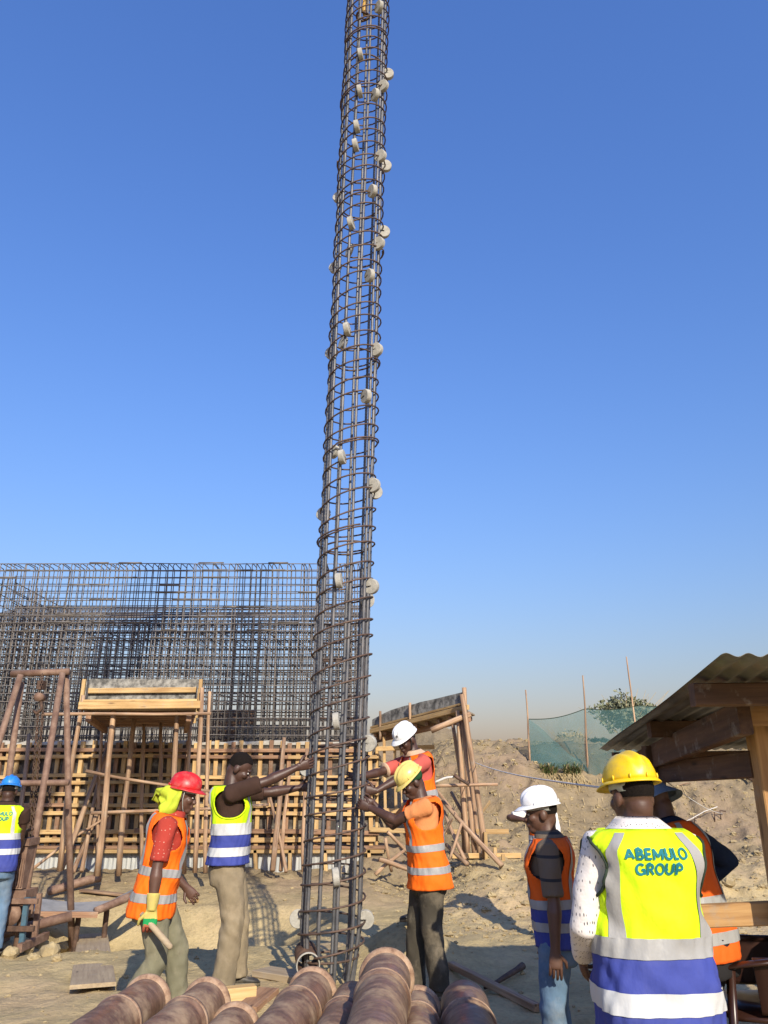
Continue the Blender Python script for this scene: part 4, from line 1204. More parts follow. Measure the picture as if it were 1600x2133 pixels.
        if v.get('trim'):
            for c0 in (0, math.pi):
                pts = []
                for k in range(33):
                    a = 2 * math.pi * k / 32; pts.append(S_(ahc + aht * 1.03 * math.sin(a), c0 + ahw * 1.04 * math.cos(a), .004))
                part('piping', *tube_geo(pts, .006 * s, 6), v['trim'], vo)
        if v.get('text'):
            for li, (txt, size, tc_) in enumerate(v['text']):
                tv, tf = lettering(txt, size)
                out = []
                for (x, y, z) in tv:
                    t = tc_ + y / Ls; a = (np.interp(t, PROF_T, PROF_A) * bulk + off + fl(t)) * s
                    q = math.copysign(min(.99, abs(x) / a) ** (SE / 2), x); ph = -math.acos(q)
                    out.append(S_(t, ph, .0055 + z))
                part('back_print', out, tf, 'print_teal', vo, False)
    # gloves
    for palm, fg, wr_, d, th, n_, el, hl in gloves:
        cuff = tube_geo([wr_ - d * .085 * hl, wr_ - d * .03 * hl, wr_ + d * .01 * hl], [(.046 * hl, .040 * hl), (.041 * hl, .034 * hl), (.036 * hl, .028 * hl)], 18)
        V_, N_, F_ = remesh(palm + [cuff], .005 * s, 2)
        V_ = list(map(tuple, V_)); F_ = list(F_)
        for V, F in fg:
            o0 = len(V_); V_ += [tuple(q) for q in V]; F_ += [tuple(i + o0 for i in f) for f in F]
        mi = []
        for f in F_:
            cc = sum((Vector(V_[i]) for i in f), Vector()) / len(f); x = (cc - wr_).dot(d) / hl; bk = (cc - wr_).dot(n_)
            mi.append(1 if .050 < x < .082 and bk < .004 else (2 if x >= .082 else 0))
        part('work_glove', V_, F_, ['glove_yellow', 'glove_green', 'glove_red'], root, True, mi)
    # headgear
    hcfg = c.get('helmet')
    if hcfg:
        col = hcfg['mat']; tl_ = R(hcfg.get('tilt', 0))
        hm2 = hm @ Matrix.Rotation(-tl_, 3, 'X')
        hh = lambda x, y, z: hc + hm @ (V3(0, -.002, .052) * s) + hm2 @ (V3(x, y, z) * s)
        n, m_ = 56, 16; V = []
        rx, ry, rz = .102, .124, .112
        for i in range(m_ + 1):
            th_ = (math.pi / 2) * i / m_
            for k in range(n):
                a = 2 * math.pi * k / n
                x = rx * math.sin(th_) * math.cos(a); y = ry * math.sin(th_) * math.sin(a); z = rz * (math.cos(th_) ** .82)
                rg = math.exp(-(x / .014) ** 2) * .013 + math.exp(-((abs(x) - .042) / .012) ** 2) * .007 - math.exp(-((abs(x) - .027) / .008) ** 2) * .003
                fade = min(1, max(0, (z - .020) / .05)) * (1 if y > -.10 else .6)
                l = math.sqrt(x * x + y * y + z * z)
                V.append(hh(x * (1 + rg * fade / l), y * (1 + rg * fade / l), z * (1 + rg * fade / l)))
        F = [(i * n + k, (i + 1) * n + k, (i + 1) * n + (k + 1) % n, i * n + (k + 1) % n) for i in range(1, m_) for k in range(n)] + [tuple(n + k for k in range(n))]
        hel = part('helmet', V, F, col, root)
        hel.modifiers.new('shell', 'SOLIDIFY').thickness = .003 * s
        V = []
        for k in range(n):
            a = 2 * math.pi * k / n; fr_ = max(0, math.sin(a)); ext = .013 + hcfg.get('peak', .042) * .85 * fr_ ** 3
            ca, sa = math.cos(a), math.sin(a)
            for (e, z) in ((-.004, .006), (.3 * ext, .003), (ext, -.006 - .010 * fr_), (ext + .002, -.010 - .010 * fr_), (ext * .9, -.012 - .010 * fr_), (-.004, -.004)):
                V.append(hh((rx + e) * ca, (ry + e) * sa, z))
        F = [(k * 6 + j, ((k + 1) % n) * 6 + j, ((k + 1) % n) * 6 + (j + 1) % 6, k * 6 + (j + 1) % 6) for k in range(n) for j in range(6)]
        part('brim', V, F, col, hel)
        for k in range(10):
            a = 2 * math.pi * (k + .5) / 10
            if math.sin(a) > .5: continue
            V, F = ellipsoid(hh((rx + .004) * math.cos(a), (ry + .004) * math.sin(a), .012), [.004 * s, .004 * s, .011 * s], 8, 6, hm2); part('rim_clip', V, F, col, hel)
        V = []; 
        for k in range(40):
            a = 2 * math.pi * k / 40
            for (rr, z) in ((.088, -.028), (.090, .01), (.084, .01), (.082, -.028)): V.append(hh(rr * math.cos(a) * .93, rr * 1.15 * math.sin(a), z - (.012 if math.sin(a) < -.2 else 0)))
        F = [(k * 4 + j, ((k + 1) % 40) * 4 + j, ((k + 1) % 40) * 4 + (j + 1) % 4, k * 4 + (j + 1) % 4) for k in range(40) for j in range(4)]
        part('head_band', V, F, hcfg.get('band', 'strap_grey'), hel)
        if hcfg.get('strap'):
            for q in (-1, 1):
                part('chin_strap', *tube_geo([hh(.088 * q, .02, .0), hd(.083 * q, .02, -.02), hd(.068 * q, .035, -.075), hd(.03 * q, .05, -.122), hd(0, .055, -.128)], [(.007 * s, .003 * s)] * 5, 8), hcfg['strap'], hel)
        if hcfg.get('logo'):
            pts = []
            for k in range(17):
                a = 2 * math.pi * k / 16; pts.append((.016 * math.cos(a), .010 * math.sin(a)))
            def onh(u, w):    # small oval emblem on the front of the shell
                th_ = math.pi / 2 - (.040 + w) / .116; ph = math.pi / 2 - u / .12 + hcfg['logo']
                return hh((rx + .003) * math.sin(th_) * math.cos(ph), (ry + .003) * math.sin(th_) * math.sin(ph), (rz + .003) * math.cos(th_) ** .82)
            part('emblem', *tube_geo([onh(*p) for p in pts], .0012 * s, 5), 'strap_dark', hel)
            for w in (-.003, .003): part('emblem', *tube_geo([onh(-.010, w), onh(0, w), onh(.010, w)], .0013 * s, 5), 'strap_dark', hel)
    hat = c.get('hat')
    if hat:
        n = 40; V = []
        prof = ((.0, .112), (.05, .113), (.076, .100), (.086, .080), (.090, .035), (.096, .012), (.125, -.022), (.146, -.050), (.148, -.054), (.122, -.030))
        for (rr, z) in prof:
            for k in range(n):
                a = 2 * math.pi * k / n; wv = 1 + .035 * math.sin(3 * a + 1) * (z < .02) + .02 * math.sin(7 * a)
                V.append(hd(rr * math.cos(a) * wv, rr * 1.16 * math.sin(a) * wv - .01, z + .03 + (.012 * math.sin(2 * a + .6) if z < .02 else .004 * math.sin(4 * a))))
        F = [(i * n + k, (i + 1) * n + k, (i + 1) * n + (k + 1) % n, i * n + (k + 1) % n) for i in range(len(prof) - 1) for k in range(n)]
        ho = part('sun_hat', V, F, hat, root)
        for (a, z) in ((-2.0, .075), (-1.75, .075), (-1.1, .075), (-.85, .075)):
            V, F = ellipsoid(hd(.091 * math.cos(a), .104 * math.sin(a) - .01, z), [.005 * s] * 3, 8, 6); part('eyelet', V, F, 'strap_dark', ho)
    if c.get('hair') or hcfg:
        V = []; n, m_ = 30, 14
        for i in range(m_ + 1):
            th_ = (2.05 * i / m_)
            for k in range(n):
                a = 2 * math.pi * k / n; lim = 1.98 - .86 * sm(np.array((math.sin(a) + .25) / .9)).item()
                tt = th_ / 2.05 * lim
                V.append(hd((.0785 + .0008 * math.sin(9 * a)) * math.sin(tt) * math.cos(a), .0995 * math.sin(tt) * math.sin(a) - .012, .0975 * math.cos(tt) + .03))
        F = [(i * n + k, (i + 1) * n + k, (i + 1) * n + (k + 1) % n, i * n + (k + 1) % n) for i in range(m_) for k in range(n)]
        part('hair', V, F, 'hair', root)
    if c.get('scarf_band'):
        V = []
        for k in range(40):
            a = 2 * math.pi * k / 40
            for (rr, z) in ((.080, .012), (.0845, .035), (.086, .065), (.080, .085)):
                V.append(hd(rr * math.cos(a), rr * 1.27 * math.sin(a) - .010, z + .008 * math.sin(3 * a) - .012 * (1 - math.sin(a)) * .5))
        F = [(k * 4 + j, ((k + 1) % 40) * 4 + j, ((k + 1) % 40) * 4 + j + 1, k * 4 + j + 1) for k in range(40) for j in range(3)]
        o = part('head_scarf', V, F, c['scarf_band'], root); o.modifiers.new('cloth', 'SOLIDIFY').thickness = .006
    if c.get('neck_cloth'):
        # cloth tied under the helmet, hanging in folds over nape and ear
        nu, nv_ = 60, 18; V = []
        for j in range(nv_ + 1):
            t = j / nv_
            for i in range(nu + 1):
                u = i / nu; a = R(-205) + u * R(212)      # from the far ear round the nape to the near ear
                drape = .125 + .055 * math.sin(u * 9) + (.045 if u < .55 else -.01) + (.03 if u > .8 else 0)
                fold = math.sin(u * 46 + t * 3) * .010 * t ** .6 + math.sin(u * 19 + t * 5) * .016 * t ** .6 + .006 * math.sin(t * 14 + u * 11)
                rr = .090 + .038 * math.sin(t * 2.2) * (1.0 if u < .6 else .62) + fold + (.026 * math.exp(-((u - .72) / .06) ** 2 - ((t - .22) / .2) ** 2))
                V.append(hd(rr * math.cos(a), rr * 1.22 * math.sin(a) - .012 - .028 * t * max(0, -math.sin(a)), .045 - t * drape - .02 * t))
        F = [(j * (nu + 1) + i, j * (nu + 1) + i + 1, (j + 1) * (nu + 1) + i + 1, (j + 1) * (nu + 1) + i) for j in range(nv_) for i in range(nu)]
        o = part('neck_cloth', V, F, 'cloth_lime', root); o.modifiers.new('cloth', 'SOLIDIFY').thickness = .004
    root['_hc'] = 0; del root['_hc']
    return root, ar

HI = lambda **k: k
OR2 = [(-.12, -.02, None), (.22, .32, None)]
cage_c = lambda z: CB + cax * (z - CB.z)
# man in the red helmet, walking right past the pipes
red_g = gpx(345, 2080)
red_root, red_arm = person('person', 'man in red helmet, lime neck cloth and orange vest, holding a wooden float', (-1.60, 5.95, Hs(-1.60, 5.95) - .03), R(-76), 1.66, HI(
    lean=14, twist=-4, head_pitch=14, head_yaw=-6, skin='skin_brown', shirt='shirt_red_print', sleeve=.86, shirt_hem=-.18, pz=.90,
    vest=HI(top='vest_orange', bands=[(-.13, -.02, None), (.20, .31, None)], hem=-.33, off=.006, flare=.06, wr=.008, strip=(.075, .118)), trousers='trouser_olive', leg_bulk=1.12,
    armR=HI(x=.27, y=-.01, z=-.10, pole=(.5, -1, 0), palm=(-.6, .0, .1), curl=72, glove=True), armL=HI(x=-.25, y=.22, z=-.02, pole=(-.3, -1, -.3), curl=50),
    legR=HI(x=.10, y=-.16, z=.10), legL=HI(x=-.10, y=.22, pole=(0, 1, 0)), helmet=HI(mat='helmet_red', tilt=-4, strap='strap_grey', band='strap_grey'), neck_cloth=True))
# bare-headed man pushing the cage from the left
hz1 = cage_c(at(650, 1590, 7.0).z); hz2 = cage_c(at(640, 1645, 7.0).z)
person('person', 'bare-headed man in brown shirt and lime and blue vest pushing the cage', (-1.26, 6.80, Hs(-1.26, 6.80)), R(-84), 1.80, HI(
    neck=.128, lean=-2, twist=0, head_pitch=30, head_yaw=-6, head_fwd=.05, skin='skin_deep', shirt='shirt_brown', sleeve=.80, shirt_hem=-.16, pz=.935,
    vest=HI(top='vest_lime', bottom='vest_blue', split=.34, bands=[(.30, .46, 'reflective_white'), (.01, .13, 'reflective_white')], hem=-.11, off=.010, flare=.08, wr=.006, trim='vest_lime', refl='reflective_white'),
    trousers='trouser_khaki', leg_bulk=1.22, waist=-.13,
    armR=HI(to=tuple(at(634, 1593, 6.73)), pole=(.6, 0, -1), palm=(0.1, 1, 0), world=True, thumb=(0, -.2, 1), curl=32, dir=(.86, .2, .25)),
    armL=HI(to=tuple(at(636, 1640, 7.2)), pole=(-.4, 0, -1), palm=(.3, -1, 0), world=True, thumb=(0, 0, 1), curl=40, dir=(.9, -.1, .1)),
    legR=HI(x=.11, y=.02), legL=HI(x=-.12, y=.10), hair=True, collar=False))
# man in the pale yellow helmet, right of the cage
person('person', 'man in pale yellow helmet, green head scarf and orange vest gripping the cage', (.35, 6.72, Hs(.35, 6.72)), R(98), 1.70, HI(
    neck=.135, lean=9, twist=6, head_pitch=32, head_yaw=4, head_fwd=.04, skin='skin_deep', shirt='shirt_orange', sleeve=.62, shirt_hem=-.18, pz=.945,
    vest=HI(top='vest_orange', bands=[(-.10, .0, None), (.22, .32, None)], hem=-.32, off=.008, wr=.006, flare=.08, strip=(.085, .115)), trousers='trouser_dark', leg_bulk=1.16,
    armL=HI(to=tuple(at(772, 1683, 6.76)), pole=(-.3, -.2, -1), palm=(.1, 1, .0), world=True, thumb=(-.2, 0, 1), curl=62, dir=(-.9, .1, .3)),
    armR=HI(to=tuple(at(778, 1672, 7.12)), pole=(.3, 0, -1), palm=(0, -1, 0), world=True, thumb=(0, 0, 1), curl=60, dir=(-.95, -.1, .1)),
    legL=HI(x=-.10, y=-.06), legR=HI(x=.10, y=.10), helmet=HI(mat='helmet_cream', tilt=10, peak=.03), scarf_band='cloth_green', collar=False))
# man in the white helmet behind him
person('person', 'man in white helmet and coral shirt bending over behind the pale yellow helmet', (.36, 7.74, Hs(.30, 7.8) + .05), R(112), 1.74, HI(
    lean=14, twist=8, head_pitch=30, head_yaw=10, head_fwd=.03, skin='skin_deep', shirt='shirt_coral', sleeve=.80, cuff='collar_trim', collar_mat='collar_trim',
    vest=HI(top='vest_orange', bottom='vest_blue', split=.30, bands=[(.24, .36, None), (-.02, .08, None)], hem=-.25, strip=(.09, .125)), trousers='trouser_black',
    armL=HI(to=tuple(at(762, 1660, 7.32)), pole=(-.6, -.3, -1), palm=(-.2, 1, 0), world=True, thumb=(0, 0, 1), curl=55, dir=(-.9, -.2, .1)),
    armR=HI(to=tuple(at(745, 1620, 7.55)), pole=(.4, 0, -1), palm=(0, -1, 0), world=True, thumb=(0, 0, 1), curl=55, dir=(-.9, -.3, .1)),
    helmet=HI(mat='helmet_white', tilt=4, strap='strap_dark', logo=.25)))
# onlooker in profile, white helmet
person('person', 'man in white helmet, striped brown polo and orange and blue vest looking left, hands down', (1.02, 5.1, Hs(1.02, 5.1)), R(72), 1.63, HI(
    lean=3, head_pitch=6, head_yaw=10, skin='skin_brown', shirt='shirt_stripe', sleeve=.92, shirt_hem=-.1, bulk=.98,
    vest=HI(top='vest_orange_deep', bottom='vest_blue', split=.22, bands=[(.22, .32, None), (-.02, .08, None)], hem=-.20, strip=(.085, .115), off=.004), trousers='jeans', leg_bulk=1.05,
    armL=HI(x=-.285, y=-.02, z=-.17, pole=(-.3, -1, 0), palm=(1, .2, 0), curl=28), armR=HI(x=.23, y=.10, z=-.13, pole=(.2, -1, -.2), curl=45),
    helmet=HI(mat='helmet_white', tilt=2, peak=.05)))
# man behind the onlooker
person('person', 'man in white shirt half hidden behind the onlooker, elbow raised sideways', (1.68, 8.75, Hs(1.68, 8.75) - .04), R(120), 1.50, HI(
    lean=4, head_pitch=8, skin='skin_brown', shirt='shirt_white', sleeve=.85,
    vest=HI(top='vest_orange', bottom='vest_blue', split=.42, bands=[(.34, .44, 'reflective_white'), (.08, .18, 'reflective_white'), (-.22, -.14, 'reflective_white')], hem=-.28), trousers='jeans',
    armR=HI(x=.06, y=.24, z=.40, pole=(1, .2, .05), palm=(0, -1, 0), curl=45), armL=HI(x=-.26, y=.05, z=-.14)))
# foreman from behind
person('person', 'man from behind in yellow helmet and large lime and blue vest with back print', (.945, 3.08, Hs(.945, 3.08)), R(3), 1.635, HI(
    neck=.122, pz=.965, shw=.168, lean=2, head_pitch=6, head_yaw=14, skin='skin_brown', shirt='shirt_white_print', sleeve=1.4, bulk=1.10,
    vest=HI(top='vest_lime', bottom='vest_blue', split=.18, bands=[(.17, .295, None), (-.16, -.03, 'reflective_white')], hem=-.42, off=.016, flare=.03, strip=(.140, .182), trim='vest_trim', wr=.009, vneck=True,
             text=[('ABEMULO', .037, .80), ('GROUP', .037, .70)]), trousers='trouser_black',
    armL=HI(x=-.20, y=.22, z=.03, pole=(-.5, -1, -.4), curl=40), armR=HI(x=.08, y=.32, z=.14, pole=(.0, -.4, -1), curl=40),
    helmet=HI(mat='helmet_yellow', tilt=2, peak=.05, band='strap_grey')))
# man in the bucket hat beyond the foreman
person('person', 'man in grey bucket hat and navy shirt stooping beyond the yellow helmet', (1.56, 4.25, Hs(1.56, 4.25)), R(38), 1.63, HI(
    lean=22, head_pitch=30, head_yaw=5, skin='skin_brown', shirt='shirt_navy', sleeve=1.4, pz=.92,
    vest=HI(top='vest_orange_deep', bands=[(.2, .3, None), (-.1, 0, None)], hem=-.25, strip=(.10, .14)), trousers='trouser_black',
    armR=HI(x=.33, y=.22, z=.16, pole=(1, -.5, -.1)), armL=HI(x=-.2, y=.35, z=.1), hat='hat_grey'))
# man at the left edge, seen from behind
person('person', 'man at the left edge from behind in blue helmet and lime and blue vest', (-3.84, 8.35, Hs(-3.84, 8.35)), R(10), 1.62, HI(
    lean=3, head_pitch=8, skin='skin_deep', shirt='shirt_brown', sleeve=.4, bulk=1.06,
    vest=HI(top='vest_lime', bottom='vest_blue', split=.36, bands=[(.34, .46, 'reflective_white'), (.06, .17, 'reflective_white')], hem=-.26, off=.006, strip=(.118, .15), refl='reflective_white', wr=.006,
             text=[('ABEMULO', .036, .80), ('GROUP', .036, .70)]), trousers='jeans',
    armR=HI(x=.13, y=.30, z=.02, pole=(.1, -.6, -1), curl=40), armL=HI(x=-.25, y=.2, z=-.05), helmet=HI(mat='helmet_blue', tilt=4)))

# float handle in the gloved hand
sh, el, wr_ = red_arm['R']
RM = red_root.matrix_basis
hand = RM @ (wr_ + (wr_ - el).normalized() * .085)
hdir = (Vector((.75, -.25, -.60))).normalized()
V, F = tube_geo([hand - hdir * .09, hand - hdir * .02, hand + hdir * .06, hand + hdir * .17, hand + hdir * .215, hand + hdir * .225], [.016, .019, .020, .021, .018, .008], 12)
tag(obj('wooden_float_handle', V, F, 'grey_board', None, True), 'short worn wooden handle held in the yellow and green glove', 'tool')

# ================================================================== rusty pipes in the foreground
def lathe_along(p_far, p_near, prof, n=36):
    d = (Vector(p_near) - Vector(p_far)).normalized(); _, s_, u_ = frame_along(d); V = []; F = []
    for (x, r) in prof:
        for k in range(n):
            a = 2 * math.pi * k / n; V.append(Vector(p_far) + d * x + s_ * r * math.cos(a) + u_ * r * math.sin(a))
    for i in range(len(prof) - 1):
        for k in range(n): F.append((i * n + k, i * n + (k + 1) % n, (i + 1) * n + (k + 1) % n, (i + 1) * n + k))
    return V, F
def big_pipe(c_px, Y, r, label, dx=-.10, dz=-.01, L=1.7, collars=(.42,), rim=True, yaw=0):
    c = at(*c_px, Y); e = c + Vector((dx, -1, dz)).normalized() * L
    root = empty('steel_pipe', c.lerp(e, .5), label, 'pipe', 'rusty pipes stacked in front of the cage')
    del root['group']
    prof = [(.02, r * .86), (.0, r * .97), (.0, r)]
    x = .05
    for cx in list(collars) + [L]:
        prof += [(x, r * 1.0), (cx - .05, r * .985), (cx - .012, r * .98)]
        if cx < L: prof += [(cx - .004, r * 1.06), (cx + .03, r * 1.085), (cx + .06, r * 1.045), (cx + .066, r * 1.0)]
        x = cx + .075
    V, F = lathe_along(c, e, prof); obj('barrel', V, F, 'pipe_rust', root, True)
    prof = [(.30, r * .80), (-.002, r * .84), (-.004, r * 1.04), (.004, r * 1.13), (.022, r * 1.16), (.040, r * 1.13), (.052, r * 1.03), (.055, r * .99)]
    if rim: V, F = lathe_along(c, e, prof); obj('rim', V, F, 'pipe_rim', root, True)
    V, F = lathe_along(c, e, [(.32, r * .81), (.32, .001)], 24); obj('inner_plug', V, F, 'rust_dark', root)
    for cx in collars:
        V, F = lathe_along(c, e, [(cx - .006, r * 1.0), (cx - .006, r * 1.075), (cx + .012, r * 1.10), (cx + .030, r * 1.09), (cx + .034, r * 1.02)]); obj('collar', V, F, 'pipe_rim', root, True)
    return root
big_pipe((308, 2086), 5.20, .128, 'leftmost rusty pipe with dusty flared rim, in front of the red helmet man')
big_pipe((432, 2092), 5.22, .128, 'rusty pipe second from left, rim near the black shoe', dx=-.12, collars=(.38,))
big_pipe((492, 2146), 4.98, .126, 'low rusty pipe third from left, only its rim top in view', dx=-.12)
big_pipe((652, 2070), 5.20, .128, 'dusty rusty pipe just left of the cage foot', dx=-.13, collars=(.40,))
big_pipe((735, 2092), 5.15, .120, 'darker shaded pipe between two dusty pipes below the cage', dx=-.10, collars=(.34,), rim=False)
big_pipe((806, 2036), 4.80, .132, 'topmost rusty pipe with a chipped tan rim, right below the cage', dx=-.06, collars=(.40,), dz=-.03)
big_pipe((872, 2104), 5.15, .115, 'narrow dark brown pipe tucked right of the topmost pipe', dx=-.06, collars=(.30,))
big_pipe((968, 2098), 5.30, .145, 'thick brown pipe end at the right of the stack', dx=-.05, rim=False)
for Y, lab in ((4.85, 'far sleeper beam under the pipe stack'), (3.85, 'near sleeper beam under the pipe stack')):
    tag(beam('sleeper_beam', (-1.75, Y, Hs(-.5, Y) + .09), (.95, Y, Hs(-.5, Y) + .09), .16, .19, 'timber_old'), lab, 'timber')
# pipe offcut by the cage foot
c = at(642, 2012, 6.8)
oc = empty('pipe_offcut', (c.x, c.y + .15, 0), 'short dark pipe offcut with open pale mouth behind the cage foot', 'pipe')
obj('barrel', *lathe_along(c, c + Vector((-.15, .9, .1)), [(.30, .080), (.01, .080), (.004, .083), (.004, .090), (.32, .092)], 32), 'rust_dark', oc, True)
obj('lip', *lathe_along(c, c + Vector((-.15, .9, .1)), [(.006, .083), (0, .085), (0, .092), (.012, .0945), (.02, .092)], 32), 'concrete', oc, True)
# planks and blocks round the cage foot
def plank(a, b, w, h, mat, lab, dz=.015, name='plank'):
    p0 = gpx(*a); p1 = gpx(*b); p0.z += dz; p1.z += dz
    return tag(beam(name, p0, p1, w, h, mat), lab, 'plank')
plank((545, 2032), (660, 2052), .22, .05, 'grey_board', 'dusty plank lying across the ground left of the cage foot', .03)
plank((192, 2068), (192, 1958), .34, .03, 'grey_board', 'wide pale board lying flat on the ground left of the walking man', .045)
plank((455, 2092), (530, 2084), .10, .09, 'timber_new', 'short timber block beside the black shoes', .05)
plank((512, 2110), (560, 2070), .16, .04, 'timber_old', 'reddish offcut board under the black shoes', .02)
plank((170, 1862), (290, 1876), .12, .03, 'pole_wood', 'reddish board on the earth behind the walking man', .04)
plank((395, 1880), (412, 1882), .07, .04, 'timber_new', 'tiny pale timber offcut in front of the formwork', .03)
plank((940, 2020), (1120, 2110), .06, .05, 'pole_wood', 'long red brown pole lying on the ground left of the onlooker', .03)
o = pole('ground_pole', gpx(1010, 2068) + Vector((0, 0, .03)), gpx(1090, 2030) + Vector((0, 0, .06)), .012, .028, 'rust_dark', None, .01); tag(o, 'dark tapered bar lying by the onlooker', 'bar')

# ================================================================== A-frame gantry at the left
gt = empty('hoist_gantry', at(90, 1930, 9.2), 'rusty pipe A-frame gantry with chain hoist at the left', 'gantry')
gt.matrix_basis.translation.z = 0.0
TL, TR = at(38, 1404, 9.3), at(141, 1399, 9.3)
tube('top_bar', [TL + Vector((-.08, 0, 0)), TR + Vector((.02, 0, 0))], .040, 'rust_steel', gt, 14)
def leg(a, b, Ya, Yb, r=.037):
    p0 = at(*a, Ya); p1 = at(*b, Yb); g = Hs(p1.x, p1.y) - .03
    k = (p0.z - g) / (p0.z - p1.z); p1 = p0 + (p1 - p0) * k
    return tube('leg', [p1, p0.lerp(p1, .5) + Vector((random.uniform(-.015, .015), 0, 0)), p0], [r * 1.02, r, r * .95], 'rust_steel', gt, 12)
leg((130, 1402), (38, 1955), 9.24, 8.7); leg((138, 1400), (149, 1926), 9.36, 9.75)
leg((43, 1406), (-130, 1950), 9.24, 8.7); leg((45, 1420), (-28, 1926), 9.40, 9.75)
tube('tie_bar', [at(-60, 1633, 9.05), at(143, 1630, 9.0)], .032, 'rust_steel', gt, 12)
tube('skid_pipe', [at(-80, 1966, 8.75), at(150, 1908, 9.15)], .050, 'rust_steel', gt, 12)
def chain_mesh(path, link=.042, r=.0065):
    mb = MB(); L = (path[-1] - path[0]).length; n = int(L / (link * .78)); d = (path[-1] - path[0]).normalized()
    _, s_, u_ = frame_along(d)
    for i in range(n):
        c = path[0].lerp(path[-1], (i + .5) / n); a_, b_ = (s_, u_) if i % 2 else (u_, s_)
        pts = [c + d * (link * .5 * math.cos(t)) + a_ * (link * .32 * math.sin(t)) for t in np.linspace(0, 2 * math.pi, 9)]
        V, F = tube_geo(pts, r, 5, False); mb.add(V, F)
    return mb
hb = at(85, 1440, 9.3)
for a, b, nm in (((80, 1480), (58, 1755), 'chain'), ((90, 1480), (66, 1750), 'chain'), ((88, 1402), (86, 1430), 'chain'), ((103, 1630), (104, 1680), 'chain')):
    chain_mesh([at(*a, 9.28), at(*b, 9.2)]).build(nm, 'rust_dark', gt, True)
V, F = remesh_simple = tube_geo([hb + Vector((0, -.06, -.07)), hb + Vector((0, .06, -.07))], .05, 18); obj('hoist_block', V, F, 'rust_steel', gt, True)
V, F = box_geo(hb + Vector((0, 0, .07)), (.07, .10, .10)); obj('hook_shackle', V, F, 'rust_dark', gt)
V, F = tube_geo([hb + Vector((.03, -.02, -.12)), hb + Vector((.05, -.02, -.20)), hb + Vector((0, -.02, -.26)), hb + Vector((-.05, -.02, -.22))], [.02, .022, .022, .012], 8); obj('hook', V, F, 'rust_dark', gt, True)

# winch / engine unit beside the man at the left edge
wm = empty('winch_engine', at(45, 1900, 8.75), 'rusty ribbed engine winch on a blue frame at the left', 'machine')
wm.matrix_basis.translation.z = Hs(wm.matrix_basis.translation.x, 8.75)
wc = at(44, 1805, 8.75)
V, F = box_geo(wc, (.17, .22, .40)); obj('housing', V, F, 'rust_steel', wm)
for k in range(7):
    V, F = box_geo(wc + Vector((-.075 + k * .025, -.118, -.05)), (.010, .022, .26)); obj('cooling_fin', V, F, 'rust_steel', wm)
V, F = box_geo(wc + Vector((0, 0, .24)), (.21, .26, .07)); obj('head_cover', V, F, 'rust_steel', wm)
V, F = tube_geo([wc + Vector((.03, -.05, .26)), wc + Vector((.03, -.05, .34)), wc + Vector((.09, -.05, .37))], .018, 8); obj('exhaust', V, F, 'rust_dark', wm, True)
V, F = box_geo(wc + Vector((0, 0, -.25)), (.30, .28, .08)); obj('crankcase', V, F, 'rust_steel', wm)
V, F = lathe_along(wc + Vector((.02, -.16, -.42)), wc + Vector((.02, .16, -.42)), [(0, .001), (0, .11), (.02, .11), (.03, .07), (.28, .07), (.29, .11), (.32, .11), (.32, .001)], 20); obj('winch_drum', V, F, 'rust_steel', wm, True)
gz = Hs(wc.x, wc.y)
for sx in (-.17, .17):
    beam('frame_upright', wc + Vector((sx, -.15, -.27)), Vector((wc.x + sx * 1.05, wc.y - .15, gz)), .05, .05, 'blue_paint', wm)
    beam('frame_upright', wc + Vector((sx, .15, -.27)), Vector((wc.x + sx * 1.05, wc.y + .15, gz)), .05, .05, 'rust_steel', wm)
    beam('skid_channel', Vector((wc.x + sx * 1.2, wc.y - .25, gz + .06)), Vector((wc.x + sx * 1.2, wc.y + .4, gz + .06)), .05, .08, 'rust_steel', wm)
beam('frame_rail', wc + Vector((-.26, -.19, -.30)), wc + Vector((.30, -.19, -.30)), .04, .05, 'rust_steel', wm)
beam('frame_rail', Vector((wc.x - .26, wc.y - .19, gz + .22)), Vector((wc.x + .30, wc.y - .19, gz + .22)), .04, .05, 'rust_dark', wm)
# sheet, pipe and props on the ground by the gantry
p = gpx(100, 1874); q = gpx(204, 1848)
tag(tube('ground_pipe', [p + Vector((0, 0, .10)), p.lerp(q, .9) + Vector((0, 0, .12)), q + Vector((0, 0, .12))], [.055, .058, .066], 'rust_steel', None, 14), 'short rusty pipe with collar resting on the earth beside the gantry', 'pipe')
c0 = at(60, 1884, 9.6); c1 = at(212, 1888, 9.9); c2 = at(262, 1866, 10.3)
V = []; F = []
for i, (pp, zo) in enumerate(((c0, 0), (c0.lerp(c1, .5), -.03), (c1, .0), (c2, .02))):
    V += [pp + Vector((0, -.25, zo - .03)), pp + Vector((0, .3, zo + .02)), pp + Vector((0, .3, zo + .006)), pp + Vector((0, -.25, zo - .044))]
for i in range(3):
    for j in range(4): F.append((i * 4 + j, i * 4 + (j + 1) % 4, i * 4 + 4 + (j + 1) % 4, i * 4 + 4 + j))
F += [(3, 2, 1, 0), (12, 13, 14, 15)]
sh_ = empty('metal_tray', c0.lerp(c1, .5), 'grey bent metal sheet propped on legs behind the gantry foot', 'sheet')
obj('sheet', V, F, 'grey_sheet', sh_)
for pp in (c0 + Vector((.1, -.15, -.05)), c1 + Vector((-.2, -.15, -.05)), c1 + Vector((0, .2, 0))):
    pole('leg', pp, Vector((pp.x, pp.y, Hs(pp.x, pp.y) - .05)), .03, .034, 'rust_dark', sh_, .005)
beam('edge_timber', c0 + Vector((0, -.26, -.06)), c1 + Vector((.05, -.26, -.05)), .05, .06, 'timber_old', sh_)
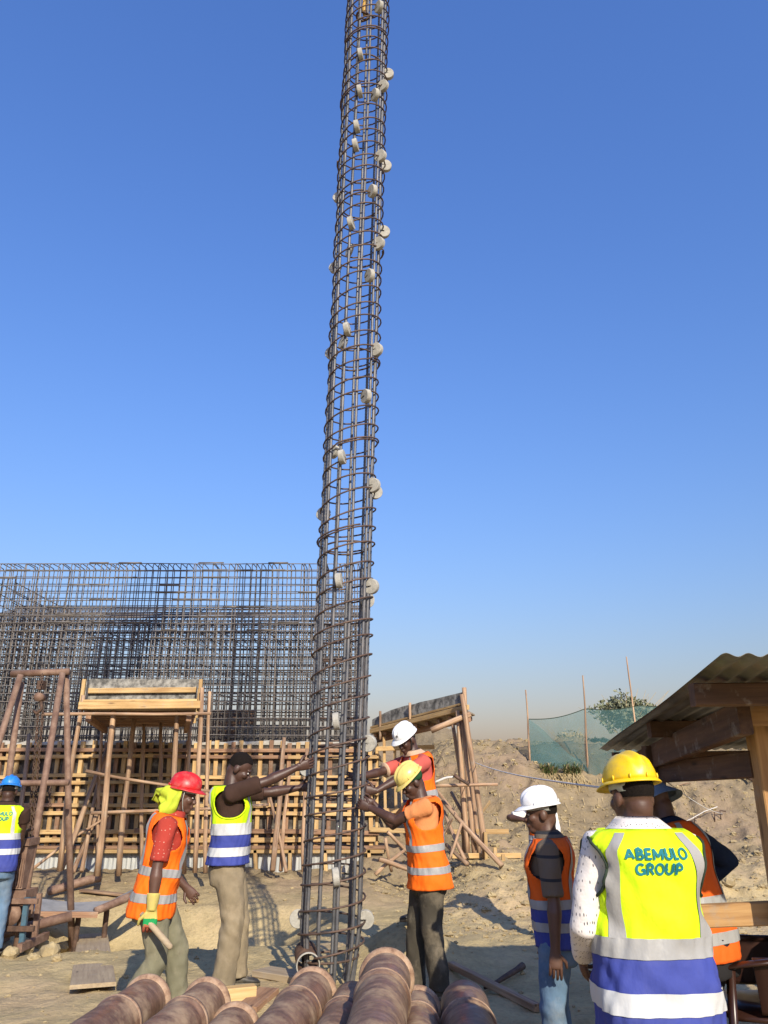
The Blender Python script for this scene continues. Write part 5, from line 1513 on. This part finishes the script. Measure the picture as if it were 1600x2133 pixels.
pole('edge_pole', c1 + Vector((0, -.2, -.02)), c2 + Vector((.25, 0, .06)), .045, .05, 'rust_steel', sh_, .01)
rb = MB()
for (px, py, r) in ((55, 1985, .07), (78, 1975, .09), (102, 1990, .10), (128, 1978, .11), (20, 1995, .08), (148, 1972, .07), (68, 2000, .05), (118, 2002, .05), (1478, 1840, .10), (1520, 1850, .08)):
    g = gpx(px, py)
    V, F = ellipsoid(g + Vector((0, 0, r * .35)), (r * random.uniform(.9, 1.4), r, r * .75), 10, 7)
    V = [v + Vector((random.uniform(-.15, .15), random.uniform(-.15, .15), random.uniform(-.15, .15))) * r for v in V]
    rb.add(V, F)
o = rb.build('earth_lumps', 'clod', None, False); o['kind'] = 'stuff'; tag(o, 'row of dry earth lumps along the trench edge', 'soil')

# ================================================================== open shed at the right
N1 = at(1502, 1366, 2.62); F1 = at(1247, 1562, 5.6)
shd = empty('timber_shed', (1.75, 4.0, 0), 'open timber shed with corrugated roof at the right', 'shed')
V, F = corrugated(N1, (2.6, .04, .03), F1 - N1, 14, .076, .0065)
V = [v + Vector((0, 0, .006 * math.sin(3 * v.x + 2 * v.y))) for v in V]
o = obj('roof_sheet', V, F, 'roof_sheet', shd, True); o.modifiers.new('t', 'SOLIDIFY').thickness = .0015
for (px, py, Y, w, h) in ((1442, 1448, 3.0, .055, .085), (1352, 1519, 4.2, .06, .085), (1278, 1582, 5.35, .055, .09)):
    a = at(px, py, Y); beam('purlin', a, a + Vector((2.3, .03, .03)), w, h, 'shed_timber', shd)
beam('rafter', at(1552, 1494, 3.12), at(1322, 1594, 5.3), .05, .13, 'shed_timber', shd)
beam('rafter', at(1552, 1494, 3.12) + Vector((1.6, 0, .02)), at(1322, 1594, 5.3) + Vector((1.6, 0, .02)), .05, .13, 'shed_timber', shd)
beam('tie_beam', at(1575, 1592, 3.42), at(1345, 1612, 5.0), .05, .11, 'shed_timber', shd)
pt = at(1590, 1516, 3.40)
beam('post', (pt.x, pt.y, Hs(pt.x, pt.y) - .1), (pt.x, pt.y, pt.z + .04), .125, .09, 'post_timber', shd)
pf_ = at(1370, 1640, 4.7)
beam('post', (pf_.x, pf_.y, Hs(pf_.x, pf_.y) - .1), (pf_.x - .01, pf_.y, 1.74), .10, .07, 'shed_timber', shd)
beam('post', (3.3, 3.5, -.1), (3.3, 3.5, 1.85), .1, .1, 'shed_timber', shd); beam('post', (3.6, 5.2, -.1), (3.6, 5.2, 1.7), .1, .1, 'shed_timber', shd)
g0, g1 = at(1520, 1458, 3.22), at(1660, 1512, 3.22)
V, F = box_geo((g0 + g1) / 2, (abs(g1.x - g0.x), .022, abs(g0.z - g1.z))); obj('gusset_plate', V, F, 'post_timber', shd)
beam('rail', at(1440, 1909, 3.62), at(1700, 1898, 3.45), .045, .088, 'post_timber', shd)

# brown plastic armchair
cp = Vector((2.16, 4.40, 0)); cz = Hs(cp.x, cp.y)
ch = empty('plastic_armchair', (cp.x, cp.y, cz), 'dark brown plastic armchair under the shed at the lower right', 'chair', None, R(84))
ch.matrix_basis = ch.matrix_basis @ Matrix.Scale(1.10, 4)
def cpart(name, V, F, mat='chair_plastic', smooth=True, th=.006):
    o = part(name, V, F, mat, ch, smooth); o.modifiers.new('wall', 'SOLIDIFY').thickness = th; return o
V = []; F = []; nu, nv_ = 24, 14       # shell of the back, open at the front, running into the arms
for j in range(nv_ + 1):
    t = j / nv_
    for i in range(nu + 1):
        u = i / nu * 2 - 1; a = u * 1.75
        hx = .27 * math.sin(a) if abs(a) < 1.57 else math.copysign(.27, a)
        hy = -.06 * (1 - t) + .20 * (1 - math.cos(a)) if abs(a) < 1.57 else .20 - .06 * (1 - t) + (abs(a) - 1.57) * 1.2
        top = .86 - .22 * sm(np.array((abs(u) - .42) / .35)).item()
        V.append((hx, hy - .02 - .05 * t, .44 + (top - .44) * t))
for j in range(nv_):
    for i in range(nu): F.append((j * (nu + 1) + i, j * (nu + 1) + i + 1, (j + 1) * (nu + 1) + i + 1, (j + 1) * (nu + 1) + i))
cpart('back_shell', V, F)
pts = [V[nv_ * (nu + 1) + i] for i in range(nu + 1)]
part('rim', *tube_geo(pts, (.016), 8), 'chair_plastic', ch)
V = [(-.24, 0, .43), (.24, 0, .43), (.25, .25, .42), (.24, .46, .43), (-.24, .46, .43), (-.25, .25, .42)]
cpart('seat', V, [(0, 1, 2, 5), (5, 2, 3, 4)], th=.02)
for sx in (-1, 1):
    part('leg', *tube_geo([(sx * .24, 0.02, .46), (sx * .29, -.04, 0)], [(.035, .02), (.025, .018)], 8), 'chair_plastic', ch)
    part('leg', *tube_geo([(sx * .26, .44, .62), (sx * .30, .50, 0)], [(.03, .02), (.025, .018)], 8), 'chair_plastic', ch)
    part('armrest', *tube_geo([(sx * .27, .08, .64), (sx * .29, .28, .645), (sx * .28, .46, .62)], [(.03, .012)] * 3, 8), 'chair_plastic', ch)

# ================================================================== bank: net fence, plants, string
NY = 15.9
nf = empty('net_fence', on(at(1150, 1560, NY).x, NY), 'green shade net fence on thin crooked poles on the bank', 'fence')
tops = ((1095, 1437), (1214, 1407), (1305, 1368)); bots = ((1104, 1590), (1222, 1580), (1334, 1560))
pp = []
for a, b in zip(tops, bots):
    p1 = at(*a, NY); p0 = at(*b, NY); p0.z = Hs(p0.x, p0.y) - .05
    pole('fence_pole', p0, p1, .022, .014, 'pole_wood', nf, .03); pp.append((p0, p1))
V = []; F = []; nu, nv_ = 60, 14
tl0, tl1, tl2, tl3 = at(1100, 1498, NY), at(1220, 1476, NY), at(1330, 1470, NY), at(1420, 1474, NY)
def topline(u):
    if u < 1: p = tl0.lerp(tl1, u); p.z -= .07 * math.sin(math.pi * u)
    elif u < 2: p = tl1.lerp(tl2, u - 1); p.z -= .05 * math.sin(math.pi * (u - 1))
    else: p = tl2.lerp(tl3, u - 2)
    return p
for j in range(nv_ + 1):
    t = j / nv_
    for i in range(nu + 1):
        u = 3 * i / nu; p = topline(u); zb_ = max(Hs(p.x, p.y) - .02, 0) ; 
        z = p.z + (zb_ - p.z) * t
        V.append((p.x + .03 * math.sin(8 * t + u * 3), p.y + .06 * math.sin(u * 14 + t * 3) * t + .18 * t * math.exp(-((u - .15 - .5 * t) / .12) ** 2), z))
for j in range(nv_):
    for i in range(nu): F.append((j * (nu + 1) + i, j * (nu + 1) + i + 1, (j + 1) * (nu + 1) + i + 1, (j + 1) * (nu + 1) + i))
obj('net', V, F, 'shade_net', nf, True)
tube('head_rope', [topline(3 * i / 40) for i in range(41)], .008, 'vest_trim', nf, 5)
# second thickness where the net is folded over at the first pole
V2 = []; F2 = []
for j in range(9):
    t = j / 8
    for i in range(13):
        u = i / 12; p = topline(u * .95); zb_ = Hs(p.x, p.y)
        V2.append((p.x, p.y - .05 - .03 * math.sin(9 * u + 4 * t), (p.z + (zb_ - p.z) * u) + (zb_ - (p.z + (zb_ - p.z) * u)) * t))
for j in range(8):
    for i in range(12): F2.append((j * 13 + i, j * 13 + i + 1, (j + 1) * 13 + i + 1, (j + 1) * 13 + i))
obj('net_fold', V2, F2, 'shade_net', nf, True)

def leaf_cloud(center, rad, n, size, droop=0):
    mb = MB()
    for k in range(n):
        d = Vector(rng.normal(size=3)); d.normalize(); rr = random.random() ** .5
        lump = .75 + .25 * math.sin(5 * d.x + 3 * d.z + center.x) * math.sin(4 * d.y + 2)
        p = Vector(center) + Vector((d.x * rad[0], d.y * rad[1], d.z * rad[2])) * rr * lump
        a = Vector(rng.normal(size=3)).normalized(); b = a.cross(Vector(rng.normal(size=3))).normalized()
        L = size * random.uniform(.6, 1.4); w = L * .28
        mb.add([p - a * L * .5, p + b * w, p + a * L * .5 + Vector((0, 0, -droop * L)), p - b * w], [(0, 1, 2, 3)])
    return mb
def shrub(px, py, Y, rad, n, size, mat, label, twigs=14):
    c = at(px, py, Y); g = on(c.x, Y)
    r = empty('shrub', g, label, 'shrub')
    leaf_cloud(c, rad, n, size).build('foliage', mat, r, False)
    for k in range(twigs):
        d = Vector((random.uniform(-1, 1) * rad[0] * 1.25, random.uniform(-1, 1) * rad[1], random.uniform(.1, 1.15) * rad[2]))
        tube('twig', [g + Vector((random.uniform(-.1, .1), 0, -.05)), g.lerp(c + d, .5) + Vector((random.uniform(-.08, .08), 0, .08)), c + d], [.012, .008, .003], 'leaf_dry', r, 5)
    return r
shrub(1306, 1486, 19.0, (1.0, .5, .58), 3600, .09, 'leaf_grey', 'bushy grey green shrub behind the net beside the shed roof', 26)
shrub(1188, 1538, 24.0, (.7, .4, .30), 500, .08, 'leaf_dry', 'low dry scrub far off behind the net')
shrub(1250, 1545, 20.5, (.45, .3, .16), 500, .07, 'leaf_grey', 'low green weeds behind the middle fence pole', 6)
# grass tuft hanging on the bank edge
tg = gpx(1166, 1618)
gr = empty('grass_tuft', tg, 'green grass tuft with dry roots on the bank below the net', 'grass')
mb = MB(); mb2 = MB()
for k in range(420):
    th = random.uniform(0, 6.28); side = random.choice((-.22, .24)) + random.uniform(-.16, .16)
    b = tg + Vector((side, random.uniform(-.12, .12), random.uniform(-.02, .08))); L = random.uniform(.18, .36)
    o = Vector((math.cos(th) * .6, math.sin(th) * .4 - .2, 1)).normalized(); w = Vector((math.sin(th), -math.cos(th), 0)) * .006
    m1 = b + o * L * .55; e = b + o * L * .8 + Vector((math.cos(th) * .12, math.sin(th) * .1 - .05, -.06))
    (mb if random.random() < .8 else mb2).add([b - w, b + w, m1 + w, m1 - w, e], [(0, 1, 2, 3), (3, 2, 4)])
for k in range(260):
    b = tg + Vector((random.uniform(-.35, .42), -.08 + random.uniform(-.05, .05), random.uniform(-.05, .06))); L = random.uniform(.12, .40)
    e = b + Vector((random.uniform(-.12, .12), -.10 - random.uniform(0, .15), -L)); w = Vector((.006, 0, 0)); m1 = b.lerp(e, .5) + Vector((random.uniform(-.05, .05), -.08, .02))
    mb2.add([b - w, b + w, m1 + w, m1 - w, e], [(0, 1, 2, 3), (3, 2, 4)])
mb.build('green_blades', 'leaf_green', gr); mb2.build('dry_blades', 'leaf_dry', gr)
# dry stalk litter over the bank
mb = MB()
for k in range(700):
    px, py = random.uniform(930, 1600), random.uniform(1560, 1800)
    x = random.uniform(.8, 7.5); y = random.uniform(12.4, 18.5)
    b = on(x, y, .012); a = random.uniform(0, 3.14); L = random.uniform(.04, .18); d = Vector((math.cos(a), math.sin(a), 0)) * L; w = Vector((-math.sin(a), math.cos(a), .3)) * .005
    e = b + d; e.z = Hs(e.x, e.y) + random.uniform(.01, .05)
    mb.add([b - w, b + w, e + w, e - w], [(0, 1, 2, 3)])
o = mb.build('straw_litter', 'leaf_dry', None); o['kind'] = 'stuff'; tag(o, 'dry straw and roots littering the earth bank', 'litter')
# white string line
s0_, s1_ = at(978, 1584, 13.0), at(1262, 1642, 4.75)
tag(tube('string_line', [s0_.lerp(s1_, i / 12) + Vector((0, 0, -.05 * math.sin(math.pi * i / 12))) for i in range(13)], .0065, 'rope', None, 5), 'taut white string running from the tall poles to the shed', 'string')
s0_, s1_ = pf_ + Vector((.03, 0, .05)), at(1505, 1695, 10.5)
tag(tube('thin_cord', [s0_.lerp(s1_, i / 8) + Vector((0, 0, -.04 * math.sin(math.pi * i / 8))) for i in range(9)], .004, 'rope', None, 5), 'thin cord running from the shed post across to bent rebar', 'string')
# bent rebar pegs on the bank
bp = gpx(1470, 1715)
br = empty('bent_rebar', bp, 'bent rusty rebar pegs tied with wire on the bank right of the bucket hat', 'rebar')
for k, (a, b) in enumerate((((1446, 1716), (1448, 1700)), ((1489, 1712), (1488, 1690)), ((1502, 1708), (1500, 1688)))):
    p = gpx(*a); q = at(*b, p.y); tube('peg', [p - Vector((0, 0, .05)), q, q + Vector((.10, .02, -.02))], .011, 'rust_dark', br, 6)
p = gpx(1444, 1720); q = gpx(1498, 1706); tube('tie_wire', [p + Vector((-.2, 0, .02)), p + Vector((0, 0, .10)), p.lerp(q, .5) + Vector((0, 0, .16)), q + Vector((0, 0, .18))], .007, 'rope', br, 5)
for a, b, r, lab in (((1510, 1588), (1572, 1632), .035, 'dark branch lying down the bank beside the shed post'), ((1528, 1600), (1600, 1612), .03, 'upper branch lying level on the bank by the shed post'), ((1415, 1645), (1440, 1638), .012, 'thin stick on the bank above the bucket hat')):
    p0 = gpx(*a) + Vector((0, 0, .04)); p1 = gpx(*b) + Vector((0, 0, .04)); tag(pole('fallen_branch', p0, p1, r, r * .7, 'rust_dark' if r > .02 else 'pole_wood', None, .04), lab, 'branch')
